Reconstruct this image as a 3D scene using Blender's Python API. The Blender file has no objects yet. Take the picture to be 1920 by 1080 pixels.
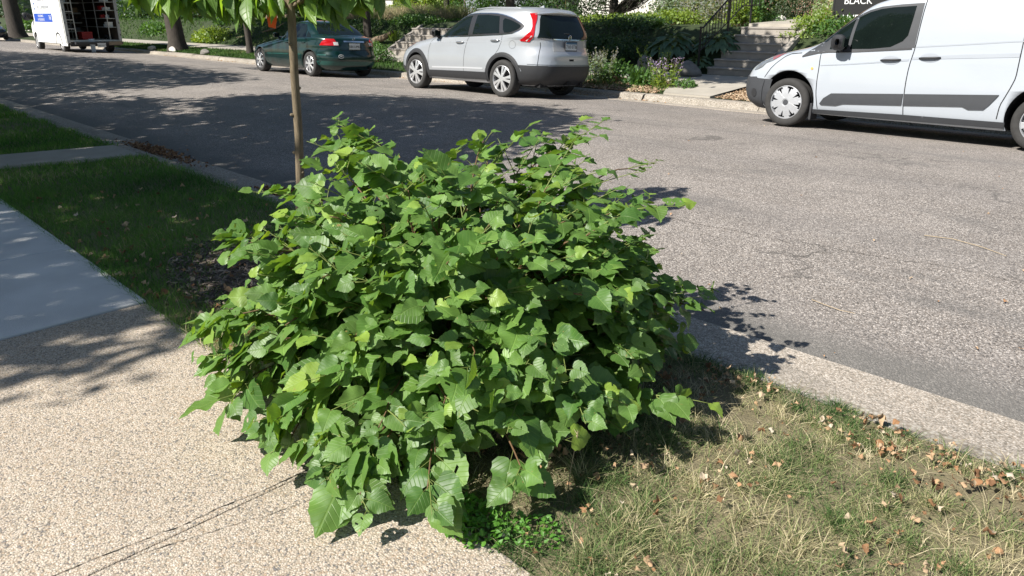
import bpy, math, random
import numpy as np
from mathutils import Vector, Matrix
from mathutils.geometry import delaunay_2d_cdt

# ------------------------------------------------------------------ camera, sky, sun
S = bpy.context.scene
COL = S.collection
R = math.radians
cam_d = bpy.data.cameras.new("camera")
cam = bpy.data.objects.new("camera", cam_d)
COL.objects.link(cam)
S.camera = cam
cam_d.sensor_width = 36.0
cam_d.lens = 36.0 * 1400.0 / 1920.0
cam_d.clip_end = 2000.0
cam_d.clip_start = 0.05
TH, AZ, RO = R(20.8), R(136.1), R(-0.8)
fw = Vector((math.cos(AZ) * math.cos(TH), math.sin(AZ) * math.cos(TH), -math.sin(TH)))
rt = Vector((math.sin(AZ), -math.cos(AZ), 0))
upv = rt.cross(fw)
rt2 = rt * math.cos(RO) + upv * math.sin(RO)
up2 = upv * math.cos(RO) - rt * math.sin(RO)
M = Matrix((rt2, up2, -fw)).transposed().to_4x4()
M.translation = Vector((0, 0, 1.55))
cam.matrix_world = M

SUNV = Vector((-0.20, -1.02, 1.0)).normalized()       # towards the sun
world = bpy.data.worlds.new("World")
S.world = world
world.use_nodes = True
wn = world.node_tree.nodes
wl = world.node_tree.links
bg = wn["Background"]
sky = wn.new("ShaderNodeTexSky")
sky.sky_type = 'NISHITA'
sky.sun_disc = False
sky.sun_elevation = math.asin(SUNV.z)
sky.sun_rotation = math.atan2(SUNV.x, SUNV.y)
sky.air_density = 1.0
sky.dust_density = 0.6
sky.ozone_density = 1.0
wl.new(sky.outputs[0], bg.inputs[0])
bg.inputs[1].default_value = 0.062
sun_d = bpy.data.lights.new("sun", 'SUN')
sun = bpy.data.objects.new("sun", sun_d)
COL.objects.link(sun)
sun_d.energy = 5.0
sun_d.angle = R(0.53)
sun_d.color = (1.0, 0.955, 0.88)
sun.rotation_euler = SUNV.to_track_quat('Z', 'Y').to_euler()
sun.location = (-8, -16, 22)
S.view_settings.view_transform = 'Standard'
S.view_settings.look = 'None'
S.view_settings.exposure = 0.80
S.view_settings.gamma = 1.0

rng = np.random.default_rng(7)
random.seed(7)

# ------------------------------------------------------------------ helpers
def tag(o, label=None, cat=None, group=None, kind=None):
    if label: o["label"] = label
    if cat: o["category"] = cat
    if group: o["group"] = group
    if kind: o["kind"] = kind
    return o

def empty(name, loc, label, cat, group=None, rot=(0, 0, 0)):
    o = bpy.data.objects.new(name, None)
    COL.objects.link(o)
    o.location = loc
    o.rotation_euler = rot
    o.empty_display_size = 0.2
    return tag(o, label, cat, group)

def np_mesh(name, V, F, mats, parent=None, smooth=False, mi=None, attrs=None, loc=None):
    """V (n,3), F (m,k) ndarray of equal-size faces, or a list of such arrays"""
    if isinstance(F, np.ndarray): F = [F]
    F = [f for f in F if len(f)]
    me = bpy.data.meshes.new(name)
    V = np.asarray(V, dtype=np.float32)
    me.vertices.add(len(V))
    me.vertices.foreach_set("co", V.ravel())
    nl = sum(f.size for f in F)
    nf = sum(len(f) for f in F)
    me.loops.add(nl)
    me.loops.foreach_set("vertex_index", np.concatenate([f.ravel() for f in F]).astype(np.int32))
    me.polygons.add(nf)
    tot = np.concatenate([np.full(len(f), f.shape[1], dtype=np.int32) for f in F])
    st = np.concatenate([[0], np.cumsum(tot)[:-1]]).astype(np.int32)
    me.polygons.foreach_set("loop_start", st)
    me.polygons.foreach_set("loop_total", tot)
    if mi is not None:
        me.polygons.foreach_set("material_index", np.asarray(mi, dtype=np.int32))
    if smooth:
        me.polygons.foreach_set("use_smooth", np.ones(nf, dtype=bool))
    for m in (mats if isinstance(mats, (list, tuple)) else [mats]):
        me.materials.append(m)
    if attrs:
        for k, a in attrs.items():
            a = np.asarray(a, dtype=np.float32)
            if a.ndim == 1:
                at = me.attributes.new(k, 'FLOAT', 'POINT'); at.data.foreach_set("value", a)
            else:
                at = me.attributes.new(k, 'FLOAT_VECTOR', 'POINT'); at.data.foreach_set("vector", a.ravel())
    me.update(calc_edges=True)
    me.validate()
    o = bpy.data.objects.new(name, me)
    COL.objects.link(o)
    if parent is not None: o.parent = parent
    if loc is not None: o.location = loc
    return o

class MB:
    def __init__(s):
        s.v = []; s.f = []; s.m = []
    def add(s, vs, fs, m=0):
        b = len(s.v)
        s.v.extend([tuple(v) for v in vs])
        for f in fs:
            s.f.append(tuple(i + b for i in f)); s.m.append(m)
        return s
    def box(s, x0, x1, y0, y1, z0, z1, m=0):
        vs = [(x, y, z) for z in (z0, z1) for y in (y0, y1) for x in (x0, x1)]
        return s.add(vs, [(0, 2, 3, 1), (4, 5, 7, 6), (0, 1, 5, 4), (2, 6, 7, 3), (0, 4, 6, 2), (1, 3, 7, 5)], m)
    def prism(s, pts, y0, y1, m=0, axis='y'):
        n = len(pts)
        def P(p, d):
            if axis == 'y': return (p[0], d, p[1])
            if axis == 'x': return (d, p[0], p[1])
            return (p[0], p[1], d)
        vs = [P(p, y0) for p in pts] + [P(p, y1) for p in pts]
        fs = [tuple(range(n)), tuple(range(2 * n - 1, n - 1, -1))]
        fs += [(i, i + n, (i + 1) % n + n, (i + 1) % n) for i in range(n)]
        return s.add(vs, fs, m)
    def tube(s, pts, rad, sides=8, m=0, cap=True):
        pts = [Vector(p) for p in pts]
        n = len(pts)
        if not hasattr(rad, '__len__'): rad = [rad] * n
        vs = []
        pu = None
        for i, p in enumerate(pts):
            t = (pts[min(i + 1, n - 1)] - pts[max(i - 1, 0)]).normalized()
            if pu is None:
                u = t.cross(Vector((0, 0, 1)))
                if u.length < 0.05: u = t.cross(Vector((1, 0, 0)))
            else:
                u = pu - t * pu.dot(t)
            u.normalize(); pu = u
            w = t.cross(u)
            for k in range(sides):
                a = 2 * math.pi * k / sides
                vs.append(p + (u * math.cos(a) + w * math.sin(a)) * rad[i])
        fs = []
        for i in range(n - 1):
            for k in range(sides):
                k2 = (k + 1) % sides
                fs.append((i * sides + k, i * sides + k2, (i + 1) * sides + k2, (i + 1) * sides + k))
        if cap:
            fs.append(tuple(range(sides - 1, -1, -1)))
            fs.append(tuple((n - 1) * sides + k for k in range(sides)))
        return s.add(vs, fs, m)
    def lathe_y(s, prof, seg=40, c=(0, 0, 0), m=0):
        """prof list of (r, y), axis Y"""
        n = len(prof)
        vs = []
        for k in range(seg):
            a = 2 * math.pi * k / seg
            for r, y in prof:
                vs.append((c[0] + r * math.cos(a), c[1] + y, c[2] + r * math.sin(a)))
        fs = []
        for k in range(seg):
            k2 = (k + 1) % seg
            for i in range(n - 1):
                fs.append((k * n + i, k * n + i + 1, k2 * n + i + 1, k2 * n + i))
        return s.add(vs, fs, m)
    def build(s, name, mats, parent=None, smooth=False, loc=None, rot=None, bevel=0.0):
        me = bpy.data.meshes.new(name)
        me.from_pydata(s.v, [], s.f)
        for m in (mats if isinstance(mats, (list, tuple)) else [mats]): me.materials.append(m)
        me.polygons.foreach_set("material_index", s.m)
        if smooth: me.polygons.foreach_set("use_smooth", [True] * len(s.f))
        me.update()
        o = bpy.data.objects.new(name, me)
        COL.objects.link(o)
        if parent is not None: o.parent = parent
        if loc is not None: o.location = loc
        if rot is not None: o.rotation_euler = rot
        if bevel > 0:
            b = o.modifiers.new("bevel", 'BEVEL'); b.width = bevel; b.segments = 2; b.limit_method = 'ANGLE'
        return o

def vnoise(x, y, sc=1.0, seed=0):
    r = np.random.default_rng(seed)
    out = np.zeros_like(np.asarray(x, dtype=float))
    for i in range(7):
        a = r.uniform(0, 6.28); f = sc * r.uniform(0.6, 2.2); p = r.uniform(0, 6.28)
        out += np.sin((x * math.cos(a) + y * math.sin(a)) * f * 2 + p + 1.3 * np.sin((x * math.sin(a) - y * math.cos(a)) * f + p))
    return out / 4.0

# ------------------------------------------------------------------ materials
def new_mat(name):
    m = bpy.data.materials.new(name)
    m.use_nodes = True
    return m, m.node_tree.nodes, m.node_tree.links, m.node_tree.nodes["Principled BSDF"]

def mat(name, col, rough=0.5, metal=0.0, coat=0.0, spec=0.5, noise=0.0, nscale=8.0, bump=0.0, bscale=60.0, trans=0.0, ior=1.45, coat_rough=0.05):
    m, n, l, p = new_mat(name)
    p.inputs["Base Color"].default_value = (*col, 1)
    p.inputs["Roughness"].default_value = rough
    p.inputs["Metallic"].default_value = metal
    p.inputs["Coat Weight"].default_value = coat
    p.inputs["Coat Roughness"].default_value = coat_rough
    p.inputs["Specular IOR Level"].default_value = spec
    p.inputs["Transmission Weight"].default_value = trans
    p.inputs["IOR"].default_value = ior
    tc = n.new("ShaderNodeTexCoord")
    if noise > 0:
        t = n.new("ShaderNodeTexNoise"); t.inputs["Scale"].default_value = nscale; t.inputs["Detail"].default_value = 6
        l.new(tc.outputs["Object"], t.inputs["Vector"])
        mx = n.new("ShaderNodeMix"); mx.data_type = 'RGBA'
        mx.inputs[6].default_value = (*[c * (1 - noise) for c in col], 1)
        mx.inputs[7].default_value = (*[min(1, c * (1 + noise)) for c in col], 1)
        l.new(t.outputs[0], mx.inputs[0]); l.new(mx.outputs[2], p.inputs["Base Color"])
    if bump > 0:
        t2 = n.new("ShaderNodeTexNoise"); t2.inputs["Scale"].default_value = bscale; t2.inputs["Detail"].default_value = 5
        l.new(tc.outputs["Object"], t2.inputs["Vector"])
        b = n.new("ShaderNodeBump"); b.inputs["Strength"].default_value = bump; b.inputs["Distance"].default_value = 0.01
        l.new(t2.outputs[0], b.inputs["Height"]); l.new(b.outputs[0], p.inputs["Normal"])
    return m

def ramp(n, stops, interp='LINEAR'):
    r = n.new("ShaderNodeValToRGB")
    r.color_ramp.interpolation = interp
    e = r.color_ramp.elements
    while len(e) < len(stops): e.new(0.5)
    for i, (p, c) in enumerate(stops):
        e[i].position = p; e[i].color = (*c, 1)
    return r

def pebble_mat(name, scale, stops, bump, big=0.15, rough=0.85, cell_rand=0.9, stain=None, crack=None, band=False):
    m, n, l, p = new_mat(name)
    tc = n.new("ShaderNodeTexCoord")
    wob = n.new("ShaderNodeTexNoise"); wob.inputs["Scale"].default_value = scale * 0.6
    l.new(tc.outputs["Object"], wob.inputs["Vector"])
    va = n.new("ShaderNodeVectorMath"); va.operation = 'MULTIPLY_ADD'
    va.inputs[1].default_value = (0.6 / scale,) * 3
    l.new(wob.outputs["Color"], va.inputs[0]); l.new(tc.outputs["Object"], va.inputs[2])
    v = n.new("ShaderNodeTexVoronoi"); v.inputs["Scale"].default_value = scale; v.inputs["Randomness"].default_value = cell_rand
    l.new(va.outputs[0], v.inputs["Vector"])
    sp = n.new("ShaderNodeSeparateColor"); l.new(v.outputs["Color"], sp.inputs[0])
    r = ramp(n, stops); l.new(sp.outputs[0], r.inputs[0])
    # dark matrix between pebbles
    mr = n.new("ShaderNodeMapRange"); mr.inputs[1].default_value = 0.35; mr.inputs[2].default_value = 0.62
    l.new(v.outputs["Distance"], mr.inputs[0])
    mx = n.new("ShaderNodeMix"); mx.data_type = 'RGBA'; mx.blend_type = 'MULTIPLY'
    l.new(mr.outputs[0], mx.inputs[0]); l.new(r.outputs[0], mx.inputs[6]); mx.inputs[7].default_value = (0.72, 0.68, 0.64, 1)
    n2 = n.new("ShaderNodeTexNoise"); n2.inputs["Scale"].default_value = 1.1; n2.inputs["Detail"].default_value = 7; n2.inputs["Roughness"].default_value = 0.62
    l.new(tc.outputs["Object"], n2.inputs["Vector"])
    mr2 = n.new("ShaderNodeMapRange"); mr2.inputs[1].default_value = 0.3; mr2.inputs[2].default_value = 0.7
    mr2.inputs[3].default_value = 1 - big; mr2.inputs[4].default_value = 1 + big
    l.new(n2.outputs[0], mr2.inputs[0])
    mx2 = n.new("ShaderNodeMix"); mx2.data_type = 'RGBA'; mx2.blend_type = 'MULTIPLY'; mx2.inputs[0].default_value = 1
    l.new(mx.outputs[2], mx2.inputs[6]); l.new(mr2.outputs[0], mx2.inputs[7])
    last = mx2.outputs[2]
    def layer(last, fac, c):
        q = n.new("ShaderNodeMix"); q.data_type = 'RGBA'
        l.new(fac, q.inputs[0]); l.new(last, q.inputs[6]); q.inputs[7].default_value = (*c, 1)
        return q.outputs[2]
    if stain:
        sx = n.new("ShaderNodeMapping"); sx.inputs["Scale"].default_value = stain[1]
        l.new(tc.outputs["Object"], sx.inputs[0])
        n3 = n.new("ShaderNodeTexNoise"); n3.inputs["Scale"].default_value = 1.0; n3.inputs["Detail"].default_value = 8; n3.inputs["Roughness"].default_value = 0.68
        l.new(sx.outputs[0], n3.inputs["Vector"])
        mr3 = n.new("ShaderNodeMapRange"); mr3.inputs[1].default_value = stain[2]; mr3.inputs[2].default_value = stain[2] + 0.13; mr3.inputs[4].default_value = stain[3]
        l.new(n3.outputs[0], mr3.inputs[0])
        last = layer(last, mr3.outputs[0], stain[0])
    if crack:
        wb = n.new("ShaderNodeTexNoise"); wb.inputs["Scale"].default_value = 2.2; wb.inputs["Detail"].default_value = 6
        l.new(tc.outputs["Object"], wb.inputs["Vector"])
        vb = n.new("ShaderNodeVectorMath"); vb.operation = 'MULTIPLY_ADD'; vb.inputs[1].default_value = (1.3, 1.3, 0)
        l.new(wb.outputs["Color"], vb.inputs[0]); l.new(tc.outputs["Object"], vb.inputs[2])
        v2 = n.new("ShaderNodeTexVoronoi"); v2.feature = 'DISTANCE_TO_EDGE'; v2.inputs["Scale"].default_value = crack[0]
        l.new(vb.outputs[0], v2.inputs["Vector"])
        nn = n.new("ShaderNodeTexNoise"); nn.inputs["Scale"].default_value = 0.8; l.new(tc.outputs["Object"], nn.inputs["Vector"])
        m4 = n.new("ShaderNodeMapRange"); m4.inputs[1].default_value = 0.0; m4.inputs[2].default_value = crack[1]; m4.inputs[3].default_value = crack[2]; m4.inputs[4].default_value = 0
        l.new(v2.outputs["Distance"], m4.inputs[0])
        m5 = n.new("ShaderNodeMapRange"); m5.inputs[1].default_value = 0.5; m5.inputs[2].default_value = 0.58
        l.new(nn.outputs[0], m5.inputs[0])
        mu = n.new("ShaderNodeMath"); mu.operation = 'MULTIPLY'; l.new(m4.outputs[0], mu.inputs[0]); l.new(m5.outputs[0], mu.inputs[1])
        last = layer(last, mu.outputs[0], (0.05, 0.048, 0.045))
    if band:
        sy = n.new("ShaderNodeSeparateXYZ"); l.new(tc.outputs["Object"], sy.inputs[0])
        nb = n.new("ShaderNodeTexNoise"); nb.inputs["Scale"].default_value = 1.7; nb.inputs["Detail"].default_value = 6
        l.new(tc.outputs["Object"], nb.inputs["Vector"])
        ya = n.new("ShaderNodeMath"); ya.operation = 'MULTIPLY_ADD'; ya.inputs[1].default_value = 0.5
        l.new(nb.outputs[0], ya.inputs[0]); l.new(sy.outputs[1], ya.inputs[2])
        for (lo, hi, st_) in ((3.74, 4.10, .72),):
            ma = n.new("ShaderNodeMapRange"); ma.interpolation_type = 'SMOOTHSTEP'; ma.inputs[1].default_value = lo; ma.inputs[2].default_value = hi; ma.inputs[3].default_value = st_; ma.inputs[4].default_value = 0
            l.new(ya.outputs[0], ma.inputs[0])
            last = layer(last, ma.outputs[0], (0.125, 0.122, 0.112))
        # polished wheel tracks and oil drips along parking lane: broad faint lanes
        wv = n.new("ShaderNodeMath"); wv.operation = 'SINE'
        ys2 = n.new("ShaderNodeMath"); ys2.operation = 'MULTIPLY'; ys2.inputs[1].default_value = 3.6; l.new(ya.outputs[0], ys2.inputs[0]); l.new(ys2.outputs[0], wv.inputs[0])
        mw = n.new("ShaderNodeMapRange"); mw.inputs[1].default_value = .2; mw.inputs[2].default_value = 1; mw.inputs[4].default_value = .22; l.new(wv.outputs[0], mw.inputs[0])
        last = layer(last, mw.outputs[0], (0.16, 0.15, 0.145))
    l.new(last, p.inputs["Base Color"])
    p.inputs["Roughness"].default_value = rough
    p.inputs["Specular IOR Level"].default_value = 0.3
    b = n.new("ShaderNodeBump"); b.inputs["Strength"].default_value = bump; b.inputs["Distance"].default_value = 0.004; b.invert = True
    l.new(v.outputs["Distance"], b.inputs["Height"]); l.new(b.outputs[0], p.inputs["Normal"])
    return m

def leaf_mat(name, dark, light, young, rough=0.42, transl=0.35, veins=True, spec=0.5):
    m, n, l, p = new_mat(name)
    a = n.new("ShaderNodeAttribute"); a.attribute_name = "rnd"
    y = n.new("ShaderNodeAttribute"); y.attribute_name = "young"
    mx = n.new("ShaderNodeMix"); mx.data_type = 'RGBA'
    mx.inputs[6].default_value = (*dark, 1); mx.inputs[7].default_value = (*light, 1)
    l.new(a.outputs["Fac"], mx.inputs[0])
    mx2 = n.new("ShaderNodeMix"); mx2.data_type = 'RGBA'; mx2.inputs[7].default_value = (*young, 1)
    l.new(y.outputs["Fac"], mx2.inputs[0]); l.new(mx.outputs[2], mx2.inputs[6])
    last = mx2.outputs[2]
    if veins:
        u = n.new("ShaderNodeAttribute"); u.attribute_name = "luv"
        sx = n.new("ShaderNodeSeparateXYZ"); l.new(u.outputs["Vector"], sx.inputs[0])
        def mth(op, a_, b_=None):
            q = n.new("ShaderNodeMath"); q.operation = op
            for i, w in enumerate((a_, b_)):
                if w is None: continue
                if isinstance(w, (int, float)): q.inputs[i].default_value = w
                else: l.new(w, q.inputs[i])
            return q.outputs[0]
        ax = mth('ABSOLUTE', sx.outputs[0])
        t = mth('MULTIPLY', mth('SUBTRACT', sx.outputs[1], mth('MULTIPLY', ax, 0.75)), 5.5)
        fr = mth('ABSOLUTE', mth('SUBTRACT', mth('FRACT', t), 0.5))
        side = n.new("ShaderNodeMapRange"); side.inputs[1].default_value = 0.0; side.inputs[2].default_value = 0.10; side.inputs[3].default_value = 1; side.inputs[4].default_value = 0
        l.new(fr, side.inputs[0])
        mid = n.new("ShaderNodeMapRange"); mid.inputs[1].default_value = 0.008; mid.inputs[2].default_value = 0.035; mid.inputs[3].default_value = 1; mid.inputs[4].default_value = 0
        l.new(ax, mid.inputs[0])
        vv = mth('MAXIMUM', side.outputs[0], mid.outputs[0])
        mx3 = n.new("ShaderNodeMix"); mx3.data_type = 'RGBA'
        l.new(mth('MULTIPLY', vv, 0.22), mx3.inputs[0]); l.new(last, mx3.inputs[6])
        mx3.inputs[7].default_value = (light[0] * 2.0, light[1] * 1.7, light[2] * 1.9, 1)
        last = mx3.outputs[2]
        b = n.new("ShaderNodeBump"); b.inputs["Strength"].default_value = 0.4; b.inputs["Distance"].default_value = 0.003; b.invert = True
        l.new(vv, b.inputs["Height"]); l.new(b.outputs[0], p.inputs["Normal"])
    if veins:
        tcn = n.new("ShaderNodeTexCoord"); ns = n.new("ShaderNodeTexNoise"); ns.inputs["Scale"].default_value = 34; ns.inputs["Detail"].default_value = 3
        l.new(tcn.outputs["Object"], ns.inputs["Vector"])
        mrn = n.new("ShaderNodeMapRange"); mrn.inputs[1].default_value = 0.70; mrn.inputs[2].default_value = 0.76; mrn.inputs[4].default_value = 0.8
        l.new(ns.outputs[0], mrn.inputs[0])
        mbr = n.new("ShaderNodeMix"); mbr.data_type = 'RGBA'; mbr.inputs[7].default_value = (0.30, 0.20, 0.07, 1)
        l.new(mrn.outputs[0], mbr.inputs[0]); l.new(last, mbr.inputs[6]); last = mbr.outputs[2]
        nl_ = n.new("ShaderNodeTexNoise"); nl_.inputs["Scale"].default_value = 9; nl_.inputs["Detail"].default_value = 4
        l.new(tcn.outputs["Object"], nl_.inputs["Vector"])
        mv = n.new("ShaderNodeMapRange"); mv.inputs[1].default_value = .3; mv.inputs[2].default_value = .7; mv.inputs[3].default_value = .75; mv.inputs[4].default_value = 1.25
        l.new(nl_.outputs[0], mv.inputs[0])
        mm_ = n.new("ShaderNodeMix"); mm_.data_type = 'RGBA'; mm_.blend_type = 'MULTIPLY'; mm_.inputs[0].default_value = 1
        l.new(last, mm_.inputs[6]); l.new(mv.outputs[0], mm_.inputs[7]); last = mm_.outputs[2]
    geo = n.new("ShaderNodeNewGeometry")
    mb = n.new("ShaderNodeMix"); mb.data_type = 'RGBA'
    sc = n.new("ShaderNodeMath"); sc.operation = 'MULTIPLY'; sc.inputs[1].default_value = 0.35
    l.new(geo.outputs["Backfacing"], sc.inputs[0]); l.new(sc.outputs[0], mb.inputs[0])
    l.new(last, mb.inputs[6]); mb.inputs[7].default_value = (light[0] * 1.3, light[1] * 1.15, light[2] * 1.6, 1)
    l.new(mb.outputs[2], p.inputs["Base Color"])
    p.inputs["Roughness"].default_value = rough
    p.inputs["Specular IOR Level"].default_value = spec
    tr = n.new("ShaderNodeBsdfTranslucent")
    hs = n.new("ShaderNodeMix"); hs.data_type = 'RGBA'; hs.blend_type = 'MULTIPLY'; hs.inputs[0].default_value = 1
    l.new(last, hs.inputs[6]); hs.inputs[7].default_value = (2.4, 2.2, 0.7, 1)
    l.new(hs.outputs[2], tr.inputs[0])
    ms = n.new("ShaderNodeMixShader"); ms.inputs[0].default_value = transl
    out = n["Material Output"]
    l.new(p.outputs[0], ms.inputs[1]); l.new(tr.outputs[0], ms.inputs[2]); l.new(ms.outputs[0], out.inputs[0])
    return m

def attr_ramp_mat(name, stops, rough=0.8, transl=0.2, spec=0.25):
    m, n, l, p = new_mat(name)
    a = n.new("ShaderNodeAttribute"); a.attribute_name = "rnd"
    r = ramp(n, stops); l.new(a.outputs["Fac"], r.inputs[0])
    l.new(r.outputs[0], p.inputs["Base Color"])
    p.inputs["Roughness"].default_value = rough
    p.inputs["Specular IOR Level"].default_value = spec
    if transl > 0:
        tr = n.new("ShaderNodeBsdfTranslucent"); l.new(r.outputs[0], tr.inputs[0])
        ms = n.new("ShaderNodeMixShader"); ms.inputs[0].default_value = transl
        l.new(p.outputs[0], ms.inputs[1]); l.new(tr.outputs[0], ms.inputs[2]); l.new(ms.outputs[0], n["Material Output"].inputs[0])
    return m

def bark_mat(name, c1, c2, sc=(14, 14, 2.5), bump=0.6):
    m, n, l, p = new_mat(name)
    tc = n.new("ShaderNodeTexCoord")
    mp = n.new("ShaderNodeMapping"); mp.inputs["Scale"].default_value = sc
    l.new(tc.outputs["Object"], mp.inputs[0])
    t = n.new("ShaderNodeTexNoise"); t.inputs["Scale"].default_value = 1.6; t.inputs["Detail"].default_value = 8; t.inputs["Roughness"].default_value = 0.7
    l.new(mp.outputs[0], t.inputs["Vector"])
    r = ramp(n, [(0.3, c1), (0.7, c2)]); l.new(t.outputs[0], r.inputs[0]); l.new(r.outputs[0], p.inputs["Base Color"])
    b = n.new("ShaderNodeBump"); b.inputs["Strength"].default_value = bump; b.inputs["Distance"].default_value = 0.02
    l.new(t.outputs[0], b.inputs["Height"]); l.new(b.outputs[0], p.inputs["Normal"])
    p.inputs["Roughness"].default_value = 0.9
    return m

def brick_mat(name, c1, c2, mortar, scale=1.0, w=0.22, h=0.075):
    m, n, l, p = new_mat(name)
    tc = n.new("ShaderNodeTexCoord")
    sp = n.new("ShaderNodeSeparateXYZ"); l.new(tc.outputs["Object"], sp.inputs[0])
    ad = n.new("ShaderNodeMath"); ad.operation = 'ADD'; l.new(sp.outputs[0], ad.inputs[0]); l.new(sp.outputs[1], ad.inputs[1])
    cb = n.new("ShaderNodeCombineXYZ"); l.new(ad.outputs[0], cb.inputs[0]); l.new(sp.outputs[2], cb.inputs[1])
    b = n.new("ShaderNodeTexBrick"); b.inputs["Scale"].default_value = scale
    b.inputs["Brick Width"].default_value = w; b.inputs["Row Height"].default_value = h; b.inputs["Mortar Size"].default_value = 0.008
    b.inputs["Color1"].default_value = (*c1, 1); b.inputs["Color2"].default_value = (*c2, 1); b.inputs["Mortar"].default_value = (*mortar, 1)
    l.new(cb.outputs[0], b.inputs["Vector"]); l.new(b.outputs[0], p.inputs["Base Color"])
    p.inputs["Roughness"].default_value = 0.9
    return m

MAGG = pebble_mat("exposed_aggregate_concrete", 150, [(0.0, (0.17, 0.165, 0.165)), (0.10, (0.28, 0.255, 0.22)), (0.25, (0.44, 0.39, 0.31)), (0.55, (0.51, 0.445, 0.37)), (0.8, (0.585, 0.515, 0.435)), (0.95, (0.40, 0.31, 0.22)), (1.0, (0.66, 0.62, 0.56))], 0.7, big=0.07,
                  stain=((0.30, 0.26, 0.22), (0.9, 0.9, 0.9), 0.60, 0.35))
MASPH = pebble_mat("worn_asphalt", 135, [(0.0, (0.10, 0.094, 0.09)), (0.22, (0.185, 0.171, 0.16)), (0.5, (0.27, 0.248, 0.23)), (0.8, (0.35, 0.322, 0.30)), (1.0, (0.62, 0.58, 0.54))], 0.8, big=0.13,
                   stain=((0.12, 0.115, 0.11), (0.45, 1.5, 1.0), 0.565, 0.6), crack=(0.42, 0.008, 0.6), band=True)
MGUT = pebble_mat("gutter_concrete", 120, [(0.0, (0.22, 0.20, 0.17)), (0.3, (0.36, 0.325, 0.28)), (0.7, (0.45, 0.405, 0.35)), (1.0, (0.58, 0.53, 0.47))], 0.5, big=0.16,
                  stain=((0.17, 0.155, 0.135), (0.5, 3.0, 1.0), 0.54, 0.6))
MCURB = pebble_mat("old_curb_concrete", 60, [(0.0, (0.22, 0.20, 0.17)), (0.4, (0.33, 0.30, 0.26)), (1.0, (0.42, 0.39, 0.34))], 0.4, big=0.25,
                   stain=((0.12, 0.11, 0.09), (1.5, 1.5, 3.0), 0.56, 0.6))
MSLAB = mat("new_concrete", (0.58, 0.58, 0.565), 0.8, noise=0.26, nscale=2.6, bump=0.35, bscale=160)
MWALK = mat("walk_concrete", (0.36, 0.33, 0.28), 0.85, noise=0.25, nscale=3.0, bump=0.25, bscale=90)
MSTEP = mat("step_concrete", (0.30, 0.272, 0.24), 0.85, noise=0.28, nscale=4.0, bump=0.25, bscale=60)
MSOIL = mat("lawn_soil", (0.12, 0.095, 0.06), 0.95, noise=0.5, nscale=7.0, bump=0.6, bscale=60)
MTHATCH = mat("dry_thatch", (0.17, 0.145, 0.085), 0.95, noise=0.5, nscale=9.0, bump=0.8, bscale=90)
MBANK = mat("bank_ground", (0.03, 0.045, 0.014), 0.95, noise=0.6, nscale=5.0, bump=0.6, bscale=30)
MCRACK = mat("crack_dirt", (0.05, 0.045, 0.038), 1.0, spec=0.05)
MBLACKP = mat("black_plastic", (0.028, 0.029, 0.032), 0.55, noise=0.15, nscale=20, bump=0.05, bscale=400)
MDGREY = mat("dark_grey_cladding", (0.045, 0.048, 0.054), 0.6, noise=0.12, nscale=12, bump=0.08, bscale=500)
MTYRE = mat("tyre_rubber", (0.035, 0.034, 0.033), 0.85, noise=0.35, nscale=18, bump=0.15, bscale=150)
MGLASS = mat("dark_glass", (0.006, 0.010, 0.009), 0.04, spec=0.35, noise=0.4, nscale=3)
MCHROME = mat("chrome", (0.75, 0.75, 0.76), 0.15, metal=1.0, noise=0.05)
MALLOY = mat("alloy_silver", (0.62, 0.62, 0.63), 0.32, metal=0.65, noise=0.06, nscale=10)
MHUBC = mat("hubcap_plastic", (0.42, 0.43, 0.45), 0.38, metal=0.35, noise=0.08, nscale=14)
MWHITE = mat("white_van_paint", (0.375, 0.405, 0.445), 0.22, coat=0.8, noise=0.025, nscale=2.5, bump=0.012, bscale=3.0)
MSILVER = mat("silver_car_paint", (0.43, 0.45, 0.48), 0.36, metal=0.42, coat=0.8, noise=0.04, nscale=2.5, bump=0.01, bscale=3.0)
MGREEN = mat("shade_darkened_teal_paint", (0.002, 0.022, 0.020), 0.28, metal=0.25, coat=0.9, noise=0.12, nscale=3, bump=0.01, bscale=3.0)  # teal darkened all over to stand for tree shade on the sedan
MNAVY = mat("dark_navy_car_paint", (0.01, 0.013, 0.02), 0.3, metal=0.2, coat=0.8, noise=0.1)
MRED = mat("red_lamp_lens", (0.42, 0.008, 0.012), 0.12, coat=0.8, noise=0.2, nscale=25)
MCLEAR = mat("clear_lamp_lens", (0.55, 0.55, 0.55), 0.15, coat=0.8, noise=0.3, nscale=40)
MHLAMP = mat("headlamp_lens", (0.16, 0.17, 0.18), 0.1, coat=0.9, noise=0.6, nscale=12)
MAMBER = mat("amber_lens", (0.6, 0.35, 0.1), 0.2, coat=0.5, noise=0.1)
MGAP = mat("panel_gap", (0.01, 0.01, 0.011), 0.9, noise=0.1)
MPLATE = mat("plate_white", (0.55, 0.58, 0.6), 0.4, noise=0.15, nscale=30)
MTEXT = mat("lettering_black", (0.02, 0.02, 0.025), 0.5, noise=0.1)
MTEXTW = mat("lettering_white", (0.8, 0.8, 0.8), 0.5, noise=0.05)
MTEXTG = mat("lettering_grey", (0.25, 0.27, 0.32), 0.5, noise=0.05)
MBLUE = mat("stripe_blue", (0.02, 0.08, 0.45), 0.4, noise=0.1)
MTRUCKW = mat("truck_white", (0.8, 0.8, 0.78), 0.4, noise=0.06, nscale=2)
MALU = mat("aluminium_trim", (0.42, 0.43, 0.44), 0.4, metal=0.5, noise=0.15, nscale=6)
MBOXIN = mat("truck_interior", (0.10, 0.075, 0.055), 0.8, noise=0.4, nscale=4)
MSHELF = mat("shelf_metal", (0.5, 0.5, 0.47), 0.5, noise=0.2)
MIRON = mat("black_iron", (0.012, 0.012, 0.013), 0.45, noise=0.2, bump=0.1)
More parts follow.
